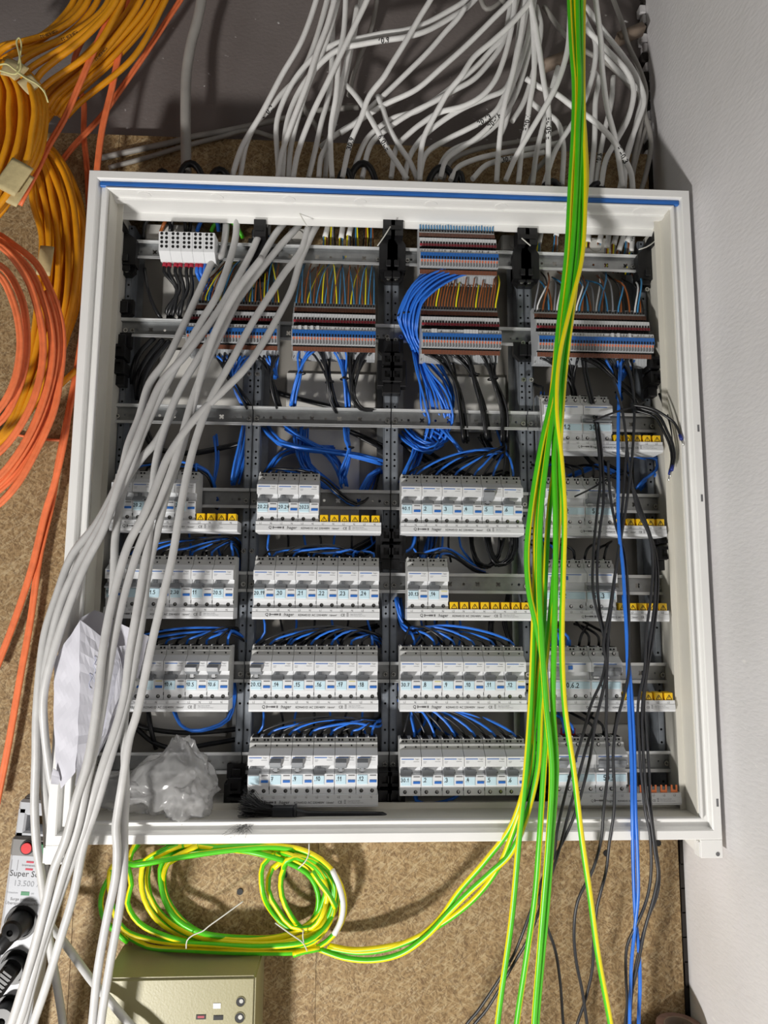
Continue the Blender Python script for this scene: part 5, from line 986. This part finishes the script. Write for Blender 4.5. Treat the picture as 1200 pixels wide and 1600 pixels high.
for k, v in enumerate((0, -.0675, -.136, -.2045, -.273)):
    mb = MB(); n = 28
    for (r0, y0, r1, y1) in ((.0265, -.0505, .0265, -.053), (.0265, -.053, .0225, -.053), (.0225, -.053, .0215, -.045)):
        A = [(r0*math.cos(2*math.pi*i/n), y0, v+r0*math.sin(2*math.pi*i/n)) for i in range(n)]; B = [(r1*math.cos(2*math.pi*i/n), y1, v+r1*math.sin(2*math.pi*i/n)) for i in range(n)]
        mb.add(A+B, [(i, (i+1) % n, n+(i+1) % n, n+i) for i in range(n)], BLACK, True)
    mb.cyl((0, -.0506, v), .0224, .001, HOLE, n=n); link('socket', mb.mesh('socket'), ps)
def plug(v, kind, lab):
    c = np.array([o0[0]+v*math.sin(TA), 0, o0[2]+v*math.cos(TA)]); e = empty('mains_plug', c+(0, -.0515, 0), lab, 'plug'); mb = MB()
    if kind == 0:
        mb.cyl((0, -.030, 0), .0165, .029, BLACK, n=22, r2=.0205); mb.cyl((0, -.034, 0), .0135, .004, BLACK, n=22, r2=.0165, cap=False); mb.cyl((0, -.037, 0), .005, .003, BLACK, n=22, r2=.0135, cap=False); mb.tube(spline([(0, -.018, 0), (-.010, -.026, -.014), (-.020, -.03, -.027)]), np.linspace(.014, .0085, 10)[np.clip(np.arange(len(spline([(0, -.018, 0), (-.010, -.026, -.014), (-.020, -.03, -.027)]))), 0, 9)], BLACK, n=14)
        link('plug_body', mb.mesh('plug_body'), e); mb = MB()
        for k in range(6): t = k/5; q = np.array([-.016-.014*t, -.0275-.003*t, -.021-.02*t]); mb.tube(np.array([q, q+(-.0010, -.0002, -.0014), q+(-.0018, -.0004, -.0026)]), .0105-.003*t, BLACK, n=14)
        mb.tube(spline([(-.02, -.029, -.027), (-.033, -.031, -.044)]), .0062, BLACK, n=10); link('strain_relief', mb.mesh('strain_relief'), e); mb = MB()
        mb.tube(spline([(-.031, -.031, -.042), (-.040, -.030, -.060), (-.046, -.026, -.095), (-.058, -.02, -.15), (-.085, -.012, -.23)]), .0046, CHAR, n=10); link('lead', mb.mesh('lead'), e)
    elif kind == 1:
        R = Matrix.Rotation(.62, 4, 'Y'); 
        mb.cyl((0, -.016, 0), .0195, .016, BLACK, n=22); mb.box(-.013, .013, -.032, -.008, -.038, .012, BLACK, .005)
        for k in range(5): mb.box(-.0095, .0095, -.0335, -.0315, -.026+k*.0065, -.0235+k*.0065, BLACK)
        mb.box(-.0105, .0105, -.030, -.012, -.050, -.036, BLACK, .004); mb.v = [tuple(R@Vector(p)) for p in mb.v]; link('plug_body', mb.mesh('plug_body'), e)
        mb = MB(); mb.tube(spline([R@Vector((0, -.021, -.048)), R@Vector((-.003, -.021, -.062)), Vector((-.055, -.02, -.12)), Vector((-.09, -.015, -.2))]), .0052, TROLL, n=10); l = link('lead', mb.mesh('lead'), e); l['label'] = 'dusty reddish lead of the plug'
    else:
        mb.cyl((0, -.024, 0), .0185, .024, BLACK, n=22, r2=.0205); mb.tube(spline([(0, -.02, 0), (-.006, -.028, -.02), (-.012, -.03, -.05), (-.02, -.02, -.11)]), .0075, BLACK, n=12); link('plug_body', mb.mesh('plug_body'), e)
plug(0, 0, 'round black plug with ribbed neck, in the uppermost strip socket'); plug(-.0675, 1, 'angled black plug with grip ribs, in the second strip socket'); plug(-.136, 2, 'black plug in the third strip socket, cut by the picture edge')
e = empty('ivory_box', (.196, 0, -.43), 'old ivory plastic wall box with slots, below the coil', 'box')
mb = MB(); bm_ = bmesh.new(); XL, XR, ZT = .0765, .3145, -.2215
vs = [bm_.verts.new(p) for p in ((XL-.002, -.0005, ZT+.004), (XR+.002, -.0005, ZT+.004), (XR+.002, -.0005, -.43), (XL-.002, -.0005, -.43), (XL, -.096, ZT), (XR, -.096, ZT), (XR, -.096, -.43), (XL, -.096, -.43))]
for q in ((3, 2, 1, 0), (4, 5, 6, 7), (0, 1, 5, 4), (1, 2, 6, 5), (2, 3, 7, 6), (3, 0, 4, 7)): bm_.faces.new([vs[i] for i in q])
bmesh.ops.bevel(bm_, geom=[ed for ed in bm_.edges if all(v.co.y < -.05 for v in ed.verts) or abs(ed.verts[0].co.y-ed.verts[1].co.y) > .05], offset=.0035, segments=3, affect='EDGES'); bmesh.ops.recalc_face_normals(bm_, faces=bm_.faces)
bm_.verts.index_update(); mb.add([v.co[:] for v in bm_.verts], [[v.index for v in f.verts] for f in bm_.faces], IVORY, True); bm_.free()
for i, q in enumerate(mb.f):
    pass
bx = link('box_housing', mb.mesh('box_housing', (.196, 0, -.43)), e); bx.data.polygons.foreach_set('use_smooth', [False]*len(bx.data.polygons))
def bpart(nm, px, py, fn, lab=None):
    p = U(px, py, -.0962); mb = MB(); fn(mb, p); o = link(nm, mb.mesh(nm, (.196, 0, -.43)), e)
    if lab: o['label'] = lab
def hole_(r): 
    def f(mb, p):
        mb.cyl((p[0], -.0967, p[2]), r, .001, HOLE, n=20); mb.tube(np.array([(p[0]+(r+.0002)*math.cos(t), -.0966, p[2]+(r+.0002)*math.sin(t)) for t in np.linspace(0, 2*math.pi, 21)]), .0005, IVORY, n=6); mb.cyl((p[0]+.001, -.0972, p[2]+.001), r*.45, .001, SCREW, n=10)
    return f
bpart('screw_hole', 376, 1565, hole_(.0072)); bpart('screw_hole', 374.5, 1590, hole_(.0078))
for px, py, m, ww, hh, lb in ((314, 1589, RED, .0075, .0033, 'slot with a dark red lens'), (341, 1590, HOLE, .0075, .0033, 'dark slot'), (339, 1571.5, WHITEW, .0058, .0038, 'white square button')):
    bpart('indicator_slot', px, py, lambda mb, p: (mb.box(p[0]-ww, p[0]+ww, -.0968, -.0955, p[2]-hh, p[2]+hh, HOLE if m is not WHITEW else m), mb.box(p[0]-ww*.7, p[0]+ww*.7, -.0970, -.0965, p[2]-hh*.4, p[2]+hh*.6, m)), lb)
e = empty('tape_roll', (1.0215, -.042, -.385), 'roll of reddish brown tape standing in the lower right corner', 'tape roll'); mb = MB(); n = 32
pr = [(.0385, 0), (.0385, .047), (.0378, .048), (.0265, .048), (.0262, .0475), (.0262, 0)]
for k in range(len(pr)-1):
    A = [(pr[k][0]*math.cos(2*math.pi*i/n), pr[k][0]*math.sin(2*math.pi*i/n), pr[k][1]) for i in range(n)]; B = [(pr[k+1][0]*math.cos(2*math.pi*i/n), pr[k+1][0]*math.sin(2*math.pi*i/n), pr[k+1][1]) for i in range(n)]
    mb.add(A+B, [(i, (i+1) % n, n+(i+1) % n, n+i) for i in range(n)], TROLL, True)
link('tape_winding', mb.mesh('tape_winding'), e); mb = MB()
for k, (r0, z0, r1, z1) in enumerate(((.0262, 0, .0262, .0485), (.0262, .0485, .0238, .0485), (.0238, .0485, .0238, 0))):
    A = [(r0*math.cos(2*math.pi*i/n), r0*math.sin(2*math.pi*i/n), z0) for i in range(n)]; B = [(r1*math.cos(2*math.pi*i/n), r1*math.sin(2*math.pi*i/n), z1) for i in range(n)]
    mb.add(A+B, [(i, (i+1) % n, n+(i+1) % n, n+i) for i in range(n)], WOOD, True)
link('cardboard_core', mb.mesh('cardboard_core'), e)
mb = MB(); mb.box(.90, RX, -.11, 0, -.405, -.385, CHIP, .001); o = link('wooden_ledge', mb.mesh('wooden_ledge', (.98, 0, -.38)), None, (.98, 0, -.38)); tag(o, 'small chipboard ledge under the tape roll', 'ledge')
# ------------------------------------------------------------------ brush, paper sleeve, clear bag
by = -.130
pz = lambda px, py: U(px, py, by)
e = empty('dust_brush', (pz(450, 1278)[0], by, .033), 'flat black dust brush lying on the cabinet bottom', 'brush'); OG = np.array(e.location)
F0, F1, H1 = pz(424, 1275), pz(461, 1275), pz(604, 1279); zc_ = F0[2]+.003
mb = MB(); mb.box(F0[0], F1[0], by-.011, by+.011, zc_-.0115, zc_+.0115, FERR, .003); mb.box(F1[0]-.002, F1[0]+.002, by-.012, by+.012, zc_-.0122, zc_+.0122, FERR, .001); link('ferrule', mb.mesh('ferrule', OG), e)
hp = [(F1[0], .0115), (F1[0]+.008, .0095), (F1[0]+.018, .0074), (F1[0]+.05, .0068), (F1[0]+.09, .0070), (H1[0]-.006, .0062), (H1[0], .0035)]
S = spline([(x, by, zc_-.002-.0025*(i/6)) for i, (x, r) in enumerate(hp)], .006); rr = np.interp(S[:, 0], [x for x, r in hp], [r for x, r in hp]); mb = MB(); mb.tube(S-OG, rr, BRUSHH, n=14); link('handle', mb.mesh('handle'), e)
mb = MB()
for k in range(420):
    a = np.array([F0[0]+.002, by+rng.uniform(-.0095, .0095), zc_+rng.uniform(-.010, .010)]); tx, tz_ = rng.uniform(-.055, -.040), 0; fz = (a[2]-zc_)/.010
    b1 = a+(tx*.5, (a[1]-by)*.5, fz*.009+.001); c1 = a+(tx*(1-.12*fz*fz), (a[1]-by)*1.1+rng.uniform(-.005, .005), fz*.021+.004+rng.uniform(-.006, .006)); mb.tube(np.array([a, b1, c1])-OG, .00032, BRIST, n=3, cap=False)
for k in range(24):
    a = np.array([F0[0]-.02-rng.random()*.02, by+rng.uniform(-.012, -.004), zc_-.008]); mb.tube(spline([a, a+(-.006+rng.uniform(-.01, .01), -.012, -.002), a+(-.012+rng.uniform(-.03, .02), -.022, -.010+rng.uniform(-.01, .004))])-OG, .0002, BRIST, n=3, cap=False)
o = link('bristles', mb.mesh('bristles'), e); o['kind'] = 'stuff'
def sheet(nm, rails, deps, e, OG, m, nr=16, nc=10, amp=.0015, th=.0006):
    RL = [spline(path(t, d), .004) for t, d in zip(rails, deps)]; g = []
    for i in range(nr+1):
        q = [r[min(len(r)-1, int(round(i/nr*(len(r)-1))))] for r in RL]; seg = len(q)-1
        for j in range(nc+1):
            u = j/nc*seg; k = min(seg-1, int(u)); f = u-k; p = q[k]*(1-f)+q[k+1]*f; p = p+np.array([0, 1, 0])*amp*noise.noise(Vector(p*38))*2.2+np.array([1, 0, 0])*amp*noise.noise(Vector(p*50)+Vector((5, 0, 0))); g.append(p-OG)
    mb = MB(); c = nc+1; mb.add(g, [(i*c+j, i*c+j+1, (i+1)*c+j+1, (i+1)*c+j) for i in range(nr) for j in range(nc)], m, False)
    o = link(nm, mb.mesh(nm), e); md = o.modifiers.new('thickness', 'SOLIDIFY'); md.thickness = th; return o
OG = U(105, 1230, -.17); e = empty('paper_sleeve', OG, 'crumpled white paper sleeve stuck behind the grey cables, left', 'paper')
sheet('back_sheet', ('124,966 112,1000 100,1050 94,1120 96,1190', '150,952 150,1010 146,1080 136,1150 128,1205', '190,975 192,1030 184,1090 165,1150 138,1212', '232,994 222,1040 206,1085 178,1135 150,1180'), ((-.165,), (-.16,), (-.16,), (-.158,)), e, OG, PAPER)
sheet('front_sheet', ('86,1030 85,1075 85,1130 87,1190 96,1232', '126,969 125,1040 124,1110 121,1165 117,1206'), ((-.186, -.182), (-.202, -.196)), e, OG, PAPER)
sheet('front_sheet', ('126,969 125,1040 124,1110 120,1180 117,1228', '165,1000 160,1050 156,1110 148,1170 138,1208', '184,1012 186,1045 183,1085 172,1130 154,1178'), ((-.202, -.196), (-.186, -.183), (-.172, -.174)), e, OG, PAPER)
for i, (a, b_) in enumerate((('186,1010 194,1030 190,1060 172,1110 156,1160', '199,1008 200,1030 197,1060 186,1100 165,1140'), ('183,1015 188,1032 184,1052 176,1090 160,1150', '192,1048 190,1070 186,1090 178,1110 164,1150'), ('84,1200 80,1215 79,1225', '92,1205 93,1218 91,1226'))):
    sheet('torn_edge', (a, b_), ((-.180-.006*i,), (-.176-.006*i,)), e, OG, PAPER, 10, 4)
mb = MB()
for t in ('148,1025 150,1032 146,1040 150,1048 145,1056 148,1066', '140,1052 143,1060 139,1068 142,1078', '154,1028 152,1036 155,1044'): mb.tube(spline(path(t, (-.1935,)), .004)-OG, .0004, PENB, n=4)
o = link('faint_writing', mb.mesh('faint_writing'), e)
OG = np.array([.155, -.10, .034]); e = empty('clear_plastic_bag', OG, 'crumpled clear plastic bag lying in the lower left of the cabinet', 'bag')
def bagpiece(nm, cx, cz, cy, sx, sz, sy, seed, amp, peak=0):
    bm_ = bmesh.new(); bmesh.ops.create_icosphere(bm_, subdivisions=5, radius=1)
    for v in bm_.verts:
        p = v.co.copy(); q = p*1.15+Vector((seed, seed*2, 0)); f = 0; am = 1
        for k in range(5): f += am*(1-2*abs(noise.noise(q))); q = q*1.9+Vector((3, 1, 2)); am *= .5
        r = 1+amp*(f-.9); x, y, z = p.x*r, p.y*r, p.z*r
        if peak and z > 0: x = x*(1-.5*min(1, z))+peak*z; z *= 1.25
        v.co = Vector((cx+x*sx, cy+y*sy, max(.0345, cz+z*sz))) if cy+y*sy > -.15 else Vector((cx+x*sx, cy+y*sy, cz+z*sz))
    mb = MB(); bm_.verts.index_update(); mb.add([np.array(v.co)-OG for v in bm_.verts], [[v.index for v in f.verts] for f in bm_.faces], BAGM, True); bm_.free(); return link(nm, mb.mesh(nm), e)
bagpiece('bag_film', .175, .080, -.115, .068, .052, .036, 2.3, .24, .15); bagpiece('bag_fold', .115, .062, -.105, .062, .030, .034, 7.1, .26); bagpiece('bag_fold', .205, .058, -.128, .034, .040, .03, 4.7, .3)
# loose tie tails inside the cabinet
for i, (t, d, lab) in enumerate((('447,304 458,316 466,330 480,354', -.10, 'white tie tail hanging from the frame top, second column'), ('590,384 600,370 610,354', -.115, 'white tie tail before the topmost black brackets'), ('998,390 1010,386 1022,378 1031,367', -.10, 'white tie tail at the top right bracket'), ('815,372 822,378 829,384', -.09, 'white tie tail at the bracket left of the earth wires'))):
    wire('cable_tie_tail', lab, 'cable tie', path(t, (d, d)), .0011, TIEW, n=6)
